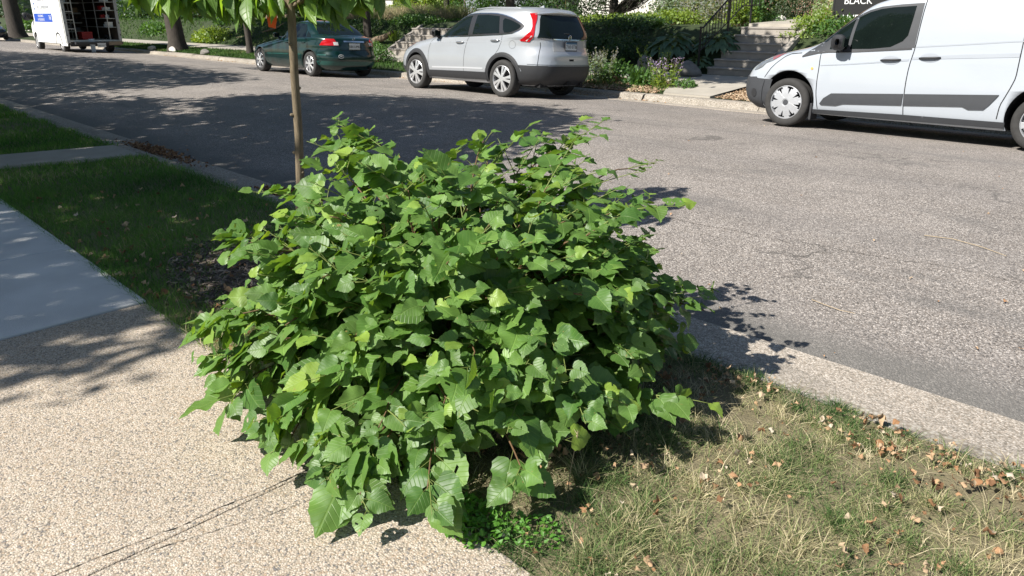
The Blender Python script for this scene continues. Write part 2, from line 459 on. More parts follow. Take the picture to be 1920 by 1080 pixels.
MORANGE = mat("orange_tag", (0.75, 0.10, 0.01), 0.6, noise=0.1)
MBARKD = bark_mat("dark_bark", (0.02, 0.017, 0.014), (0.075, 0.062, 0.05))
MBARKS = bark_mat("sapling_bark", (0.10, 0.075, 0.045), (0.23, 0.18, 0.115), (30, 30, 6), 0.35)
MSTEM = mat("bush_stem", (0.13, 0.075, 0.035), 0.7, noise=0.4, nscale=30)
MSTEMG = mat("green_stem", (0.16, 0.20, 0.05), 0.6, noise=0.3, nscale=30)
MBRICKR = brick_mat("red_brick", (0.42, 0.13, 0.07), (0.30, 0.09, 0.05), (0.45, 0.40, 0.35))
MBRICKT = brick_mat("tan_stone", (0.50, 0.30, 0.22), (0.42, 0.27, 0.19), (0.42, 0.34, 0.28), w=0.5, h=0.22)
MSTUCCO = mat("white_stucco", (0.66, 0.63, 0.58), 0.9, noise=0.12, nscale=3, bump=0.3, bscale=60)
MROOF = mat("roof_shingle", (0.07, 0.06, 0.055), 0.95, noise=0.4, nscale=10, bump=0.4)
MROCK = mat("boulder", (0.17, 0.16, 0.145), 0.9, noise=0.45, nscale=8, bump=0.6, bscale=20)
MROCKW = mat("pale_boulder", (0.5, 0.47, 0.43), 0.9, noise=0.3, nscale=12, bump=0.6, bscale=20)
MTWIG = mat("dry_twig", (0.34, 0.27, 0.18), 0.8, noise=0.3, nscale=40)
MTIMBER = mat("timber_edging", (0.16, 0.12, 0.08), 0.9, noise=0.4, nscale=12, bump=0.3)

MLEAF = leaf_mat("linden_leaf", (0.052, 0.128, 0.022), (0.132, 0.238, 0.050), (0.24, 0.35, 0.05), rough=0.48, transl=0.27, spec=0.5)
MLEAFS = leaf_mat("sapling_leaf", (0.06, 0.13, 0.025), (0.11, 0.21, 0.045), (0.20, 0.33, 0.05), rough=0.42, transl=0.40)
def fol(name, d, li, yg=None, tr=0.3, rough=0.5):
    return leaf_mat(name, d, li, yg or li, rough=rough, transl=tr, veins=False)
MCANOPY = fol("street_tree_leaf", (0.03, 0.08, 0.015), (0.07, 0.15, 0.03))
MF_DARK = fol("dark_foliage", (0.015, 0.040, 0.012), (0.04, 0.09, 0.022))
MF_EVER = fol("evergreen_foliage", (0.018, 0.036, 0.012), (0.05, 0.08, 0.028), tr=0.1)
MF_MID = fol("mid_foliage", (0.035, 0.09, 0.02), (0.08, 0.17, 0.035))
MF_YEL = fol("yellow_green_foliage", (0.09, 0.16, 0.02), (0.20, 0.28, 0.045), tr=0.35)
MF_GREY = fol("grey_green_foliage", (0.10, 0.15, 0.09), (0.19, 0.25, 0.16))
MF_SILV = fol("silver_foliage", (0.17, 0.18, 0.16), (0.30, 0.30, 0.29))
MF_HOST = leaf_mat("hosta_leaf", (0.035, 0.085, 0.035), (0.07, 0.13, 0.06), (0.2, 0.25, 0.12), rough=0.5, transl=0.2)
MF_PURP = fol("purple_flowers", (0.22, 0.17, 0.30), (0.33, 0.27, 0.40))
MF_VAR = fol("variegated_foliage", (0.12, 0.20, 0.06), (0.42, 0.46, 0.30))
MGRASSR = attr_ramp_mat("dry_lawn_blades", [(0.0, (0.04, 0.095, 0.022)), (0.3, (0.11, 0.18, 0.055)), (0.5, (0.23, 0.27, 0.11)), (0.7, (0.42, 0.37, 0.20)), (1.0, (0.62, 0.54, 0.36))], transl=0.25)
MGRASSL = attr_ramp_mat("green_lawn_blades", [(0.0, (0.035, 0.10, 0.016)), (0.4, (0.085, 0.22, 0.032)), (0.7, (0.18, 0.34, 0.055)), (0.88, (0.28, 0.30, 0.12)), (1.0, (0.52, 0.44, 0.28))], transl=0.3)
MDRYL = attr_ramp_mat("dry_leaves", [(0.0, (0.13, 0.07, 0.04)), (0.3, (0.33, 0.18, 0.09)), (0.6, (0.48, 0.30, 0.17)), (0.85, (0.54, 0.41, 0.27)), (1.0, (0.62, 0.54, 0.43))], transl=0.25)
MMULCH = attr_ramp_mat("dark_mulch_chips", [(0.0, (0.055, 0.042, 0.034)), (0.6, (0.15, 0.12, 0.10)), (1.0, (0.36, 0.29, 0.23))], transl=0)
MMULCHT = attr_ramp_mat("tan_mulch_chips", [(0.0, (0.12, 0.07, 0.04)), (0.5, (0.30, 0.20, 0.12)), (1.0, (0.55, 0.43, 0.30))], transl=0)
MTALLG = attr_ramp_mat("tall_grass_blades", [(0.0, (0.10, 0.16, 0.05)), (0.4, (0.25, 0.26, 0.12)), (1.0, (0.60, 0.47, 0.32))], transl=0.3)
MLAWNF = attr_ramp_mat("far_lawn_blades", [(0.0, (0.03, 0.08, 0.015)), (0.7, (0.08, 0.16, 0.03)), (1.0, (0.25, 0.24, 0.1))], transl=0.3)

# ------------------------------------------------------------------ leaf templates
def cordate(seed=0, wavy=0.05, fold=0.12, droop=0.25, seg=13, holes=0):
    """toothed heart-shaped blade: midrib at x=0, four quad rows per side"""
    r = np.random.default_rng(seed)
    yk = np.array([-.12, -.145, -.06, .10, .28, .47, .65, .82, .95, 1.10])
    wk = np.array([.10, .33, .50, .575, .565, .50, .385, .23, .085, .0])
    asym = r.uniform(-.08, .08); skew = r.uniform(-.05, .05)
    tk = np.linspace(0, 1, 10)
    def cub(t, K):   # smooth interpolation of the outline keys
        q = t * 9; i0 = int(min(8, q)); f = q - i0
        g = lambda k: K[max(0, min(9, k))]
        a, b, c_, d = g(i0 - 1), g(i0), g(i0 + 1), g(i0 + 2)
        return .5 * (2 * b + (c_ - a) * f + (2 * a - 5 * b + 4 * c_ - d) * f * f + (3 * b - a - 3 * c_ + d) * f ** 3)
    V = []; UV = []
    ym = np.linspace(0.0, 1.10, seg + 1)
    for i in range(seg + 1): V.append((skew * math.sin(math.pi * i / seg), ym[i])); UV.append((0, ym[i]))
    idx = {}
    fr = [.36, .70, 1.0]
    for s in (-1, 1):
        for i in range(seg + 1):
            t = i / seg
            yo = cub(t, yk); wo = max(0, cub(t, wk)) * (1 + s * asym)
            tooth = ((.025 if i % 2 == 0 else -.015) + r.uniform(-.006, .006)) * (0 < i < seg)
            for k, f in enumerate(fr):
                w = wo * f + (tooth if k == 2 else 0)
                y = ym[i] + (yo - ym[i]) * f ** .8
                idx[(s, i, k)] = len(V); V.append((s * max(0, w) + V[i][0] * (1 - f), y)); UV.append((s * w, y))
    F = []
    for s in (-1, 1):
        for i in range(seg):
            cols_ = [(i, i + 1)] + [(idx[(s, i, k)], idx[(s, i + 1, k)]) for k in range(3)]
            for k in range(3):
                (a, b), (c_, d) = cols_[k], cols_[k + 1]
                q = (a, c_, d, b)
                F.append(q if s > 0 else q[::-1])
    if holes:
        kill = set(int(v) for v in r.choice(len(F), holes, replace=False)); F = [f for i, f in enumerate(F) if i not in kill]
    V = np.array(V); x = V[:, 0]; y = V[:, 1]
    p1, p2, p3 = r.uniform(0, 6.28, 3)
    ax_ = np.abs(x)
    z = fold * ax_ * 1.2 - droop * np.clip(y, 0, 2) ** 2 * .55 - .5 * abs(fold) * x ** 2 + wavy * np.sin(6.5 * y + p1) * ax_ * .85 * np.sign(x + 1e-6) + wavy * np.sin(10 * y + p2) * ax_ ** 2 * 1.6
    # quilted surface between the side veins
    z += .012 * np.sin((y - .75 * ax_) * 5.5 * 2 * math.pi) * np.minimum(1, ax_ * 6) * np.clip(.5 - ax_, 0, 1) * 2
    tw_ = r.uniform(-.18, .18)
    z += tw_ * x * y
    return np.column_stack([x, y, z]), np.array(F), np.array(UV)

def ovate(seed=0, width=0.42, droop=0.5, fold=0.25, seg=6):
    r = np.random.default_rng(seed)
    V = []; UV = []
    for i in range(seg + 1):
        t = i / seg
        w = width * 0.5 * (math.sin(math.pi * min(1, t * 1.08) ** 0.85) ** 0.9 if 0 < t < 0.93 else (0.03 if t > 0.9 and t < 1 else 0))
        for s in (-1, 0, 1):
            V.append((s * w, t)); UV.append((s * w, t))
    F = []
    for i in range(seg):
        b = i * 3
        F.append((b, b + 1, b + 4, b + 3)); F.append((b + 1, b + 2, b + 5, b + 4))
    V = np.array(V); x = V[:, 0]; y = V[:, 1]
    z = fold * np.abs(x) - droop * y ** 2 * 0.6 + 0.05 * np.sin(8 * y + r.uniform(0, 6)) * np.abs(x) * 2
    return np.column_stack([x, y, z]), np.array(F)[:, ::-1], np.array(UV)

def crumpled(seed=0):
    r = np.random.default_rng(seed); V, F, U = ovate(seed, .62, r.uniform(-.9, .9), r.uniform(-.6, .7), 7)
    V = V + r.normal(0, .055, V.shape); V[:, 2] += .14 * np.sin(V[:, 1] * r.uniform(5, 9) + r.uniform(0, 6)) + .12 * np.sin(V[:, 0] * 11 + r.uniform(0, 6))
    V[:, 0] *= r.uniform(.7, 1.3)
    return V, F, U

def rhomb(w=0.6):
    V = np.array([(0, 0, 0), (-w / 2, .45, .08), (0, 1, -.1), (w / 2, .45, .08)], float)
    return V, np.array([(0, 3, 2, 1)]), V[:, :2]

def blade_tpl():
    V = np.array([(-.5, 0, 0), (.5, 0, 0), (-.35, .55, 0), (.35, .55, 0), (0, 1, 0)], float)
    return V

def frames(axis, normal):
    """rotation matrices with Y along axis, Z close to normal. returns (n,3,3) columns x,y,z"""
    y = axis / (np.linalg.norm(axis, axis=1, keepdims=True) + 1e-9)
    x = np.cross(y, normal); x /= (np.linalg.norm(x, axis=1, keepdims=True) + 1e-9)
    z = np.cross(x, y)
    return np.stack([x, y, z], axis=2)

def leaves_obj(name, tpls, pos, rot, scale, m, parent=None, rnd=None, young=None, smooth=True, loc=None):
    n = len(pos)
    ch = rng.integers(0, len(tpls), n)
    if rnd is None: rnd = rng.random(n)
    if young is None: young = np.zeros(n)
    Vs = []; Fs = []; UVs = []; Rn = []; Yn = []
    base = 0
    for k, (TV, TF, TU) in enumerate(tpls):
        ix = np.where(ch == k)[0]
        if not len(ix): continue
        T = TV[None] * scale[ix][:, None, None]
        W = np.einsum('nij,nvj->nvi', rot[ix], T) + pos[ix][:, None, :]
        nv = len(TV)
        Vs.append(W.reshape(-1, 3))
        Fs.append((TF[None] + (np.arange(len(ix)) * nv)[:, None, None] + base).reshape(-1, TF.shape[1]))
        UVs.append(np.tile(np.column_stack([TU, np.zeros(nv)]), (len(ix), 1)))
        Rn.append(np.repeat(rnd[ix], nv)); Yn.append(np.repeat(young[ix], nv))
        base += len(ix) * nv
    return np_mesh(name, np.concatenate(Vs), np.concatenate(Fs), m, parent, smooth, attrs=dict(luv=np.concatenate(UVs), rnd=np.concatenate(Rn), young=np.concatenate(Yn)), loc=loc)

def rand_unit(n):
    v = rng.normal(size=(n, 3)); return v / np.linalg.norm(v, axis=1, keepdims=True)

# ------------------------------------------------------------------ ground profile
RZ_Y = [2.5, 3.35, 5.0, 7.4, 8.8, 10.1, 12.27]
RZ_Z = [-0.115, -0.105, -0.04, 0.0, -0.035, -0.11, -0.245]
def roadz(y): return np.interp(y, RZ_Y, RZ_Z)
FT_Y = [12.40, 14.0, 15.55, 16.3, 17.2, 20, 60, 400]
FT_Z = [-0.125, -0.03, -0.01, 0.42, 0.97, 1.08, 1.15, 1.3]
def farz(y, x=0.0): return np.interp(y, FT_Y, FT_Z)
def curbz(x): return np.interp(x, [-4.5, -3.0], [-0.0, -0.055])

def grid_sheet(name, xs, ys, zf, m, smooth=True, label=None):
    X, Y = np.meshgrid(xs, ys, indexing='ij')
    Z = zf(X, Y)
    V = np.column_stack([X.ravel(), Y.ravel(), Z.ravel()])
    ny = len(ys)
    i, j = np.meshgrid(np.arange(len(xs) - 1), np.arange(ny - 1), indexing='ij')
    a = (i * ny + j).ravel()
    F = np.column_stack([a, a + ny, a + ny + 1, a + 1])
    o = np_mesh(name, V, F, m, smooth=smooth)
    o["kind"] = "structure"
    return o

MB().box(-600, 600, -600, 600, -1.2, -0.42).build("ground", MBANK)["kind"] = "structure"
# road, crowned
grid_sheet("road", np.concatenate([np.linspace(-300, -30, 28), np.linspace(-29, 8, 75), np.linspace(12, 200, 15)]),
           np.array([3.37, 4.2, 5.0, 6.2, 7.4, 8.1, 8.8, 9.5, 10.1, 11.2, 12.26]), lambda X, Y: roadz(Y) + 0.008 * vnoise(X, Y, 0.4, 3), MASPH)
# near gutter pan and curb (laid in about 3 m lengths with joints)
g = MB(); c = MB()
x = -60.0
while x < 20:
    x1 = x + 3.0
    g.prism([(3.02, -0.4), (3.385, -0.4), (3.385, -0.098), (3.02, -0.088)], x, x1 - 0.012, axis='x')
    z0, z1 = float(curbz(x)), float(curbz(x1))
    vs = []
    for xx, zt in ((x, z0), (x1 - 0.012, z1)):
        vs += [(xx, 2.86, -0.4), (xx, 2.86, zt - 0.004), (xx, 2.99, zt - 0.004), (xx, 3.015, zt - 0.02), (xx, 3.02, -0.4)]
    c.add(vs, [(0, 1, 2, 3, 4), (9, 8, 7, 6, 5), (0, 5, 6, 1), (1, 6, 7, 2), (2, 7, 8, 3), (3, 8, 9, 4), (0, 4, 9, 5)])
    x = x1
g.build("gutter", MGUT)["kind"] = "structure"
c.build("kerb", MCURB)["kind"] = "structure"
# far curb with rolled gutter, slightly wandering; one crack near x=-9
c = MB()
xs = [-300, -120, -60] + list(np.arange(-45, -9.2, 2.4)) + [-8.98, -8.95, -6.5, -4, -1.5, 1, 4, 8, 200]
for a, b in zip(xs[:-1], xs[1:]):
    if b - a < 0.05: continue
    j = random.uniform(-0.012, 0.012); k = random.uniform(-0.015, 0.01)
    p = [(12.22, -0.5), (12.22, -0.238), (12.26, -0.20), (12.285 + j, -0.145 + k), (12.32 + j, -0.122 + k), (12.47 + j, -0.118 + k), (12.47 + j, -0.5)]
    c.prism(p, a, b - 0.012, axis='x')
c.build("kerb", MCURB)["kind"] = "structure"
c = MB(); c.prism([(11.85, -0.5), (12.216, -0.5), (12.216, -0.236), (11.85, -0.213)], -120, 30, axis='x')
c.build("gutter", MGUT)["kind"] = "structure"

# near yard: lawn strip soil, sidewalk slabs
def nearz(X, Y):
    base = np.interp(X, [-4.5, -3.0], [0.0, -0.03]) * np.clip((Y - 1.3) / 1.5, 0, 1)
    return base - 0.012 + 0.012 * vnoise(X, Y, 1.5, 5)
grid_sheet("lawn", np.linspace(-60, 14, 371), np.linspace(1.22, 2.87, 16), nearz, MTHATCH)
MB().box(-60, 14, -14, -0.98, -0.4, -0.01).build("side_yard", MBANK)["kind"] = "structure"
w = MB()
edges = [14, 6.8, 4.6, 2.4, 0.1, -2.13, -4.262]
for a, b in zip(edges[:-1], edges[1:]):
    w.box(b + 0.002, a - 0.002, -0.95, 1.235, -0.35, 0.004)
w.build("sidewalk", MAGG, bevel=0.006)["kind"] = "structure"
w = MB()
e2 = [-4.268, -5.72, -7.2, -8.7, -10.2]
for a, b in zip(e2[:-1], e2[1:]):
    w.box(b + 0.004, a - 0.004, -0.3, 1.238, -0.35, 0.012)
x = -10.2
while x > -60:
    w.box(x - 1.5 + 0.004, x - 0.004, -0.3, 1.238, -0.35, 0.008); x -= 1.5
w.build("pavement", MSLAB, bevel=0.008)["kind"] = "structure"
# bare strip + cross walk from pavement to kerb
w = MB(); w.prism([(-10.35, 1.25), (-9.55, 1.25), (-9.0, 2.85), (-9.9, 2.85)], -0.3, 0.018, axis='z')
w.build("path", MWALK)["kind"] = "structure"

def crack(pts, width, jit, seed, zt, name="pavement_crack"):
    r = np.random.default_rng(seed)
    pts = np.array(pts, float)
    d = np.concatenate([[0], np.cumsum(np.linalg.norm(np.diff(pts, axis=0), axis=1))])
    n = int(d[-1] / 0.015) + 2
    t = np.linspace(0, d[-1], n)
    P = np.column_stack([np.interp(t, d, pts[:, 0]), np.interp(t, d, pts[:, 1])])
    off = np.cumsum(r.normal(0, jit, n)); off -= np.linspace(0, off[-1], n)
    dirv = np.gradient(P, axis=0); nn = np.column_stack([-dirv[:, 1], dirv[:, 0]]); nn /= np.linalg.norm(nn, axis=1, keepdims=True) + 1e-9
    P = P + nn * off[:, None]
    wd = width * (0.35 + np.abs(r.normal(0, 0.6, n)))
    L = P + nn * wd[:, None] / 2; Rr = P - nn * wd[:, None] / 2
    z = np.full(n, zt) if np.isscalar(zt) else zt(P[:, 0], P[:, 1])
    V = np.concatenate([np.column_stack([L, z]), np.column_stack([Rr, z])])
    i = np.arange(n - 1)
    o = np_mesh(name, V, np.column_stack([i, i + n, i + n + 1, i + 1]), MCRACK)
    o["kind"] = "structure"
    return o
crack([(-2.20, 0.2), (-2.16, 0.55), (-2.14, 0.95), (-2.14, 1.22)], 0.0035, 0.0022, 1, 0.0065)
crack([(-2.13, 0.38), (-2.08, 0.6), (-2.0, 0.9), (-1.98, 1.2)], 0.0022, 0.003, 2, 0.0065)
crack([(-3.9, -0.1), (-3.72, 0.14), (-3.86, 0.34), (-3.7, 0.45)], 0.002, 0.003, 3, 0.0065)
rz = lambda x, y: roadz(y) + 0.008 * vnoise(x, y, 0.4, 3) + 0.005
crack([(-6.6, 4.6), (-4.5, 4.9), (-2.4, 4.75), (0.5, 5.1), (3, 5.0)], 0.004, 0.006, 4, rz, "road_crack")
crack([(-8.5, 7.1), (-5.5, 7.3), (-3.2, 7.25), (1.5, 7.5)], 0.005, 0.007, 5, rz, "road_crack")
crack([(-3.6, 7.3), (-3.5, 8.4), (-3.7, 9.5)], 0.004, 0.006, 6, rz, "road_crack")
crack([(-16, 8.2), (-12, 8.7), (-8, 8.6), (-3, 9.0)], 0.008, 0.008, 7, rz, "road_crack")
0 and crack([(-3.6, 3.41), (-1.2, 3.40), (1.5, 3.41)], 0.008, 0.003, 8, lambda x, y: roadz(y) + 0.012, "road_crack")

# far side
grid_sheet("bank", np.concatenate([np.linspace(-300, -50, 26), np.linspace(-49, 8, 115), np.linspace(12, 200, 12)]),
           np.array([12.46, 12.8, 13.3, 14.0, 14.6, 15.2, 15.6, 15.9, 16.3, 16.7, 17.2, 18, 20, 24, 30, 45, 80, 200, 400]),
           lambda X, Y: farz(Y) - 0.02 + np.clip(Y - 15.7, 0, 1) * 0.05 * vnoise(X, Y, 0.7, 9), MBANK)
w = MB()
x = -80.0
while x < 10:
    w.box(x, x + 1.49, 14.0, 15.45, -0.3, 0.0); x += 1.5
w.build("far_pavement", MWALK)["kind"] = "structure"
w = MB(); w.prism([(-8.65, 12.48), (-7.62, 12.48), (-7.62, 13.99), (-9.5, 13.99)], -0.3, -0.09, axis='z')
w.add([(-8.65, 12.48, -0.088), (-7.62, 12.48, -0.088), (-7.62, 13.99, 0.002), (-9.5, 13.99, 0.002)], [(0, 1, 2, 3)])
w.build("path", MWALK)["kind"] = "structure"
w = MB(); w.prism([(17.2, 0.9), (19.5, 0.9), (19.5, 1.10), (17.2, 1.05)], -9.6, -8.25, axis='x')
w.build("path", MWALK)["kind"] = "structure"
# ------------------------------------------------------------------ vehicles
def densify(pl, step=0.03, closed=True):
    out = []
    n = len(pl)
    for i in range(n if closed else n - 1):
        a = np.array(pl[i], float); b = np.array(pl[(i + 1) % n], float)
        k = max(1, int(np.linalg.norm(b - a) / step))
        for j in range(k): out.append(tuple(a + (b - a) * j / k))
    if not closed: out.append(tuple(map(float, pl[-1])))
    return out

def chaikin(pl, it=1, closed=True, q=0.2):
    for _ in range(it):
        out = []
        n = len(pl)
        rngi = range(n) if closed else range(n - 1)
        if not closed: out.append(pl[0])
        for i in rngi:
            a = np.array(pl[i], float); b = np.array(pl[(i + 1) % n], float)
            out.append(tuple(a * (1 - q) + b * q)); out.append(tuple(a * q + b * (1 - q)))
        if not closed: out.append(pl[-1])
        pl = out
    return pl

class Body:
    def __init__(s, keys, n=5.0, rake=None):
        k = np.array(keys, float)
        s.z, s.xf, s.xr, s.W = k[:, 0], k[:, 1], k[:, 2], k[:, 3]
        s.n = k[:, 4] if k.shape[1] > 4 else np.full(len(k), n)
        # resample by arc length, light smoothing
        d = np.concatenate([[0], np.cumsum(np.sqrt(np.diff(s.z) ** 2 * 3 + np.diff(s.xf) ** 2 + np.diff(s.xr) ** 2 * .6 + np.diff(s.W) ** 2 * 2))])
        t = np.linspace(0, d[-1], 110)
        def rs(a):
            v = np.interp(t, d, a)
            for _ in range(3):
                v2 = v.copy(); v2[1:-1] = v[:-2] * .25 + v[1:-1] * .5 + v[2:] * .25; v = v2
            return v
        s.z, s.xf, s.xr, s.W, s.n = map(rs, (s.z, s.xf, s.xr, s.W, s.n))
    def at(s, z):
        f = lambda a: np.interp(z, s.z, a)
        return f(s.xf), f(s.xr), f(s.W), f(s.n)
    def side(s, x, z, off=0.0):
        xf, xr, W, n = s.at(z)
        xc = (xf + xr) / 2; a = (xr - xf) / 2
        u = np.clip(abs((x - xc) / a), 0, 0.9999)
        return -(W * (1 - u ** n) ** (1 / n)) - off
    def end(s, y, z, sgn=1, off=0.0):
        xf, xr, W, n = s.at(z)
        xc = (xf + xr) / 2; a = (xr - xf) / 2
        u = np.clip(abs(y / W), 0, 0.9999)
        return xc + sgn * (a * (1 - u ** n) ** (1 / n) + off)
    AK = 0.035
    def ang(s, q, z, off, sd=1):
        xf, xr, W, n = s.at(z)
        xc = (xf + xr) / 2; a = (xr - xf) / 2
        ph = math.radians(q / s.AK); dx, dy = math.cos(ph), math.sin(ph)
        rr = (abs(dx) ** n + abs(dy) ** n) ** (-1 / n)
        px, py = a * rr * dx, W * rr * dy
        # outward normal of the plan contour
        nx, ny = abs(px / a) ** (n - 1) / a, abs(py / W) ** (n - 1) / W
        l = math.hypot(nx, ny)
        return (xc + px + off * nx / l, -sd * (py + off * ny / l), z)
    def fs(s, x, z):
        xf, xr, W, n = s.at(z); xc = (xf + xr) / 2; a = (xr - xf) / 2
        y = -s.side(x, z)
        return (math.degrees(math.atan2(y / W, (x - xc) / a)) * s.AK, z)
    def fe(s, y, z):
        xf, xr, W, n = s.at(z); xc = (xf + xr) / 2; a = (xr - xf) / 2
        x = s.end(y, z) - xc
        return (math.degrees(math.atan2(abs(y) / W, x / a)) * s.AK, z)
    def hull(s, name, parent, m, arches, arch_r, seg=112):
        t = np.linspace(0, 2 * np.pi, seg, endpoint=False)
        V = []
        for z, xf, xr, W, n in zip(s.z, s.xf, s.xr, s.W, s.n):
            xc = (xf + xr) / 2; a = (xr - xf) / 2
            # direction based sampling so that the long sides get points too
            dx = np.cos(t) * 1.0; dy = np.sin(t) * 1.0
            rr = (np.abs(dx) ** n + np.abs(dy) ** n) ** (-1 / n)
            V.append(np.column_stack([xc + a * rr * dx, W * rr * dy, np.full(seg, z)]))
        V = np.concatenate(V)
        L = len(s.z)
        F = []
        for i in range(L - 1):
            for k in range(seg):
                k2 = (k + 1) % seg
                F.append((i * seg + k, i * seg + k2, (i + 1) * seg + k2, (i + 1) * seg + k))
        F.append(tuple(range(seg - 1, -1, -1))); F.append(tuple((L - 1) * seg + k for k in range(seg)))
        me = bpy.data.meshes.new(name); me.from_pydata([tuple(v) for v in V], [], F)
        o = bpy.data.objects.new(name, me); COL.objects.link(o)
        me.materials.append(m); me.materials.append(MGAP)
        cut = MB()
        for ax, az in arches:
            for sd in (-1, 1):
                cut.lathe_y([(0.0001, sd * 0.5), (arch_r, sd * 0.5), (arch_r, sd * 1.2), (0.0001, sd * 1.2)], 48, (ax, 0, az))
        cme = bpy.data.meshes.new("cut"); cme.from_pydata(cut.v, [], cut.f); 
        import bmesh as bm_
        b = bm_.new(); b.from_mesh(cme); bm_.ops.remove_doubles(b, verts=b.verts, dist=0.0005); bm_.ops.recalc_face_normals(b, faces=b.faces); b.to_mesh(cme); b.free()
        b = bm_.new(); b.from_mesh(me); bm_.ops.recalc_face_normals(b, faces=b.faces); b.to_mesh(me); b.free()
        co = bpy.data.objects.new("cut", cme); COL.objects.link(co)
        md = o.modifiers.new("b", 'BOOLEAN'); md.operation = 'DIFFERENCE'; md.object = co; md.solver = 'EXACT'
        bpy.context.view_layer.update()
        dg = bpy.context.evaluated_depsgraph_get()
        nm = bpy.data.meshes.new_from_object(o.evaluated_get(dg), depsgraph=dg)
        o.modifiers.clear(); o.data = nm
        bpy.data.objects.remove(co)
        nm.materials.clear(); nm.materials.append(m); nm.materials.append(MGAP)
        for p in nm.polygons:
            p.use_smooth = True; p.material_index = 0
            cx, cy, cz = p.center
            for ax, az in arches:
                r = math.hypot(cx - ax, cz - az)
                if r < arch_r * 1.01 and abs(cy) < 0.99 * abs(s.side(cx, cz)) - 0.004 or (r < arch_r * 0.99 and abs(p.normal.y) > 0.9 and abs(cy) < 0.55):
                    p.material_index = 1; p.use_smooth = False
        o.parent = parent
        # keep the crease between outer skin and wheel arch crisp
        return o
    def panel(s, name, pl, m, parent, mode='side', off=0.003, sgn=1, both=False, round_=0, skirt=0.012, smooth=True, label=None, step=0.035):
        if round_: pl = chaikin(pl, round_)
        pl = densify(pl, step)
        n = len(pl)
        xs = [p[0] for p in pl]; zs = [p[1] for p in pl]
        area = sum(pl[i][0] * pl[(i + 1) % n][1] - pl[(i + 1) % n][0] * pl[i][1] for i in range(n))
        if area < 0: pl = pl[::-1]
        grid = []
        gx = np.arange(min(xs) + step * .5, max(xs), step); gz = np.arange(min(zs) + step * .5, max(zs), step)
        P = np.array(pl)
        for x in gx:
            for z in gz:
                inside = False
                j = n - 1
                for i in range(n):
                    if (P[i, 1] > z) != (P[j, 1] > z) and x < (P[j, 0] - P[i, 0]) * (z - P[i, 1]) / (P[j, 1] - P[i, 1]) + P[i, 0]: inside = not inside
                    j = i
                if inside and np.min(np.hypot(P[:, 0] - x, P[:, 1] - z)) > step * 0.35: grid.append((x, z))
        vs = [Vector(p) for p in pl] + [Vector(p) for p in grid]
        r = delaunay_2d_cdt(vs, [(i, (i + 1) % n) for i in range(n)], [list(range(n))], 1, 1e-6)
        ov, of = r[0], r[2]
        out = []
        for sd in ((1, -1) if both else (1,)):
            mb = MB()
            if mode == 'side':
                f = lambda p, o_: (p[0], sd * s.side(p[0], p[1], o_), p[1])
                flip = sd < 0
            elif mode == 'ang':
                f = lambda p, o_: s.ang(p[0], p[1], o_, sd)
                flip = sd > 0
            else:
                f = lambda p, o_: (s.end(p[0], p[1], sgn, o_), sd * p[0], p[1])
                flip = (sgn < 0) != (sd < 0)
            V = [f(p, off) for p in ov]
            F = [tuple(q) if not flip else tuple(q[::-1]) for q in of]
            mb.add(V, F)
            if skirt:
                b = [f(p, off) for p in pl] + [f(p, off - skirt) for p in pl]
                mb.add(b, [((i + n), (i + 1) % n + n, (i + 1) % n, i) if not flip else (i, (i + 1) % n, (i + 1) % n + n, i + n) for i in range(n)])
            o = mb.build(name, m, parent, smooth=smooth)
            if label: o["label"] = label
            if smooth:
                ns = len(of)
                for p in o.data.polygons[ns:]: p.use_smooth = False
            out.append(o)
        return out[0]
    def line(s, name, pl, m, parent, width=0.007, off=0.0012, both=True, mode='side', round_=1, sgn=1):
        if round_: pl = chaikin(pl, round_, closed=False)
        pl = np.array(densify(pl, 0.025, closed=False))
        d = np.gradient(pl, axis=0); nn = np.column_stack([-d[:, 1], d[:, 0]]); nn /= np.linalg.norm(nn, axis=1, keepdims=True) + 1e-9
        A = pl + nn * width / 2; B = pl - nn * width / 2
        for sd in ((1, -1) if both else (1,)):
            mb = MB()
            if mode == 'side': f = lambda p: (p[0], sd * s.side(p[0], p[1], off), p[1])
            else: f = lambda p: (s.end(p[0], p[1], sgn, off), sd * p[0], p[1])
            V = [f(p) for p in A] + [f(p) for p in B]; n = len(pl)
            mb.add(V, [(i, i + n, i + n + 1, i + 1) for i in range(n - 1)])
            o = mb.build(name, m, parent)
        return o
    def ring(s, name, cx, cz, r0, r1, a0, a1, m, parent, off=0.01, both=True, zmin=None):
        """cladding arc around a wheel arch, angles in degrees from +x, counter-clockwise"""
        for sd in ((1, -1) if both else (1,)):
            mb = MB(); V = []
            N = 40
            for i in range(N + 1):
                a = math.radians(a0 + (a1 - a0) * i / N)
                for r, o_ in ((r0, -0.05), (r0, off), ((r0 + r1) / 2, off * 1.3), (r1, off * .8), (r1, -0.01)):
                    x, z = cx + r * math.cos(a), cz + r * math.sin(a)
                    V.append((x, sd * (s.side(x, z, o_)), z))
            F = []
            for i in range(N):
                for k in range(4):
                    q = (i * 5 + k, i * 5 + k + 1, (i + 1) * 5 + k + 1, (i + 1) * 5 + k)
                    F.append(q if sd < 0 else q[::-1])
            mb.add(V, F); mb.build(name, m, parent, smooth=False)

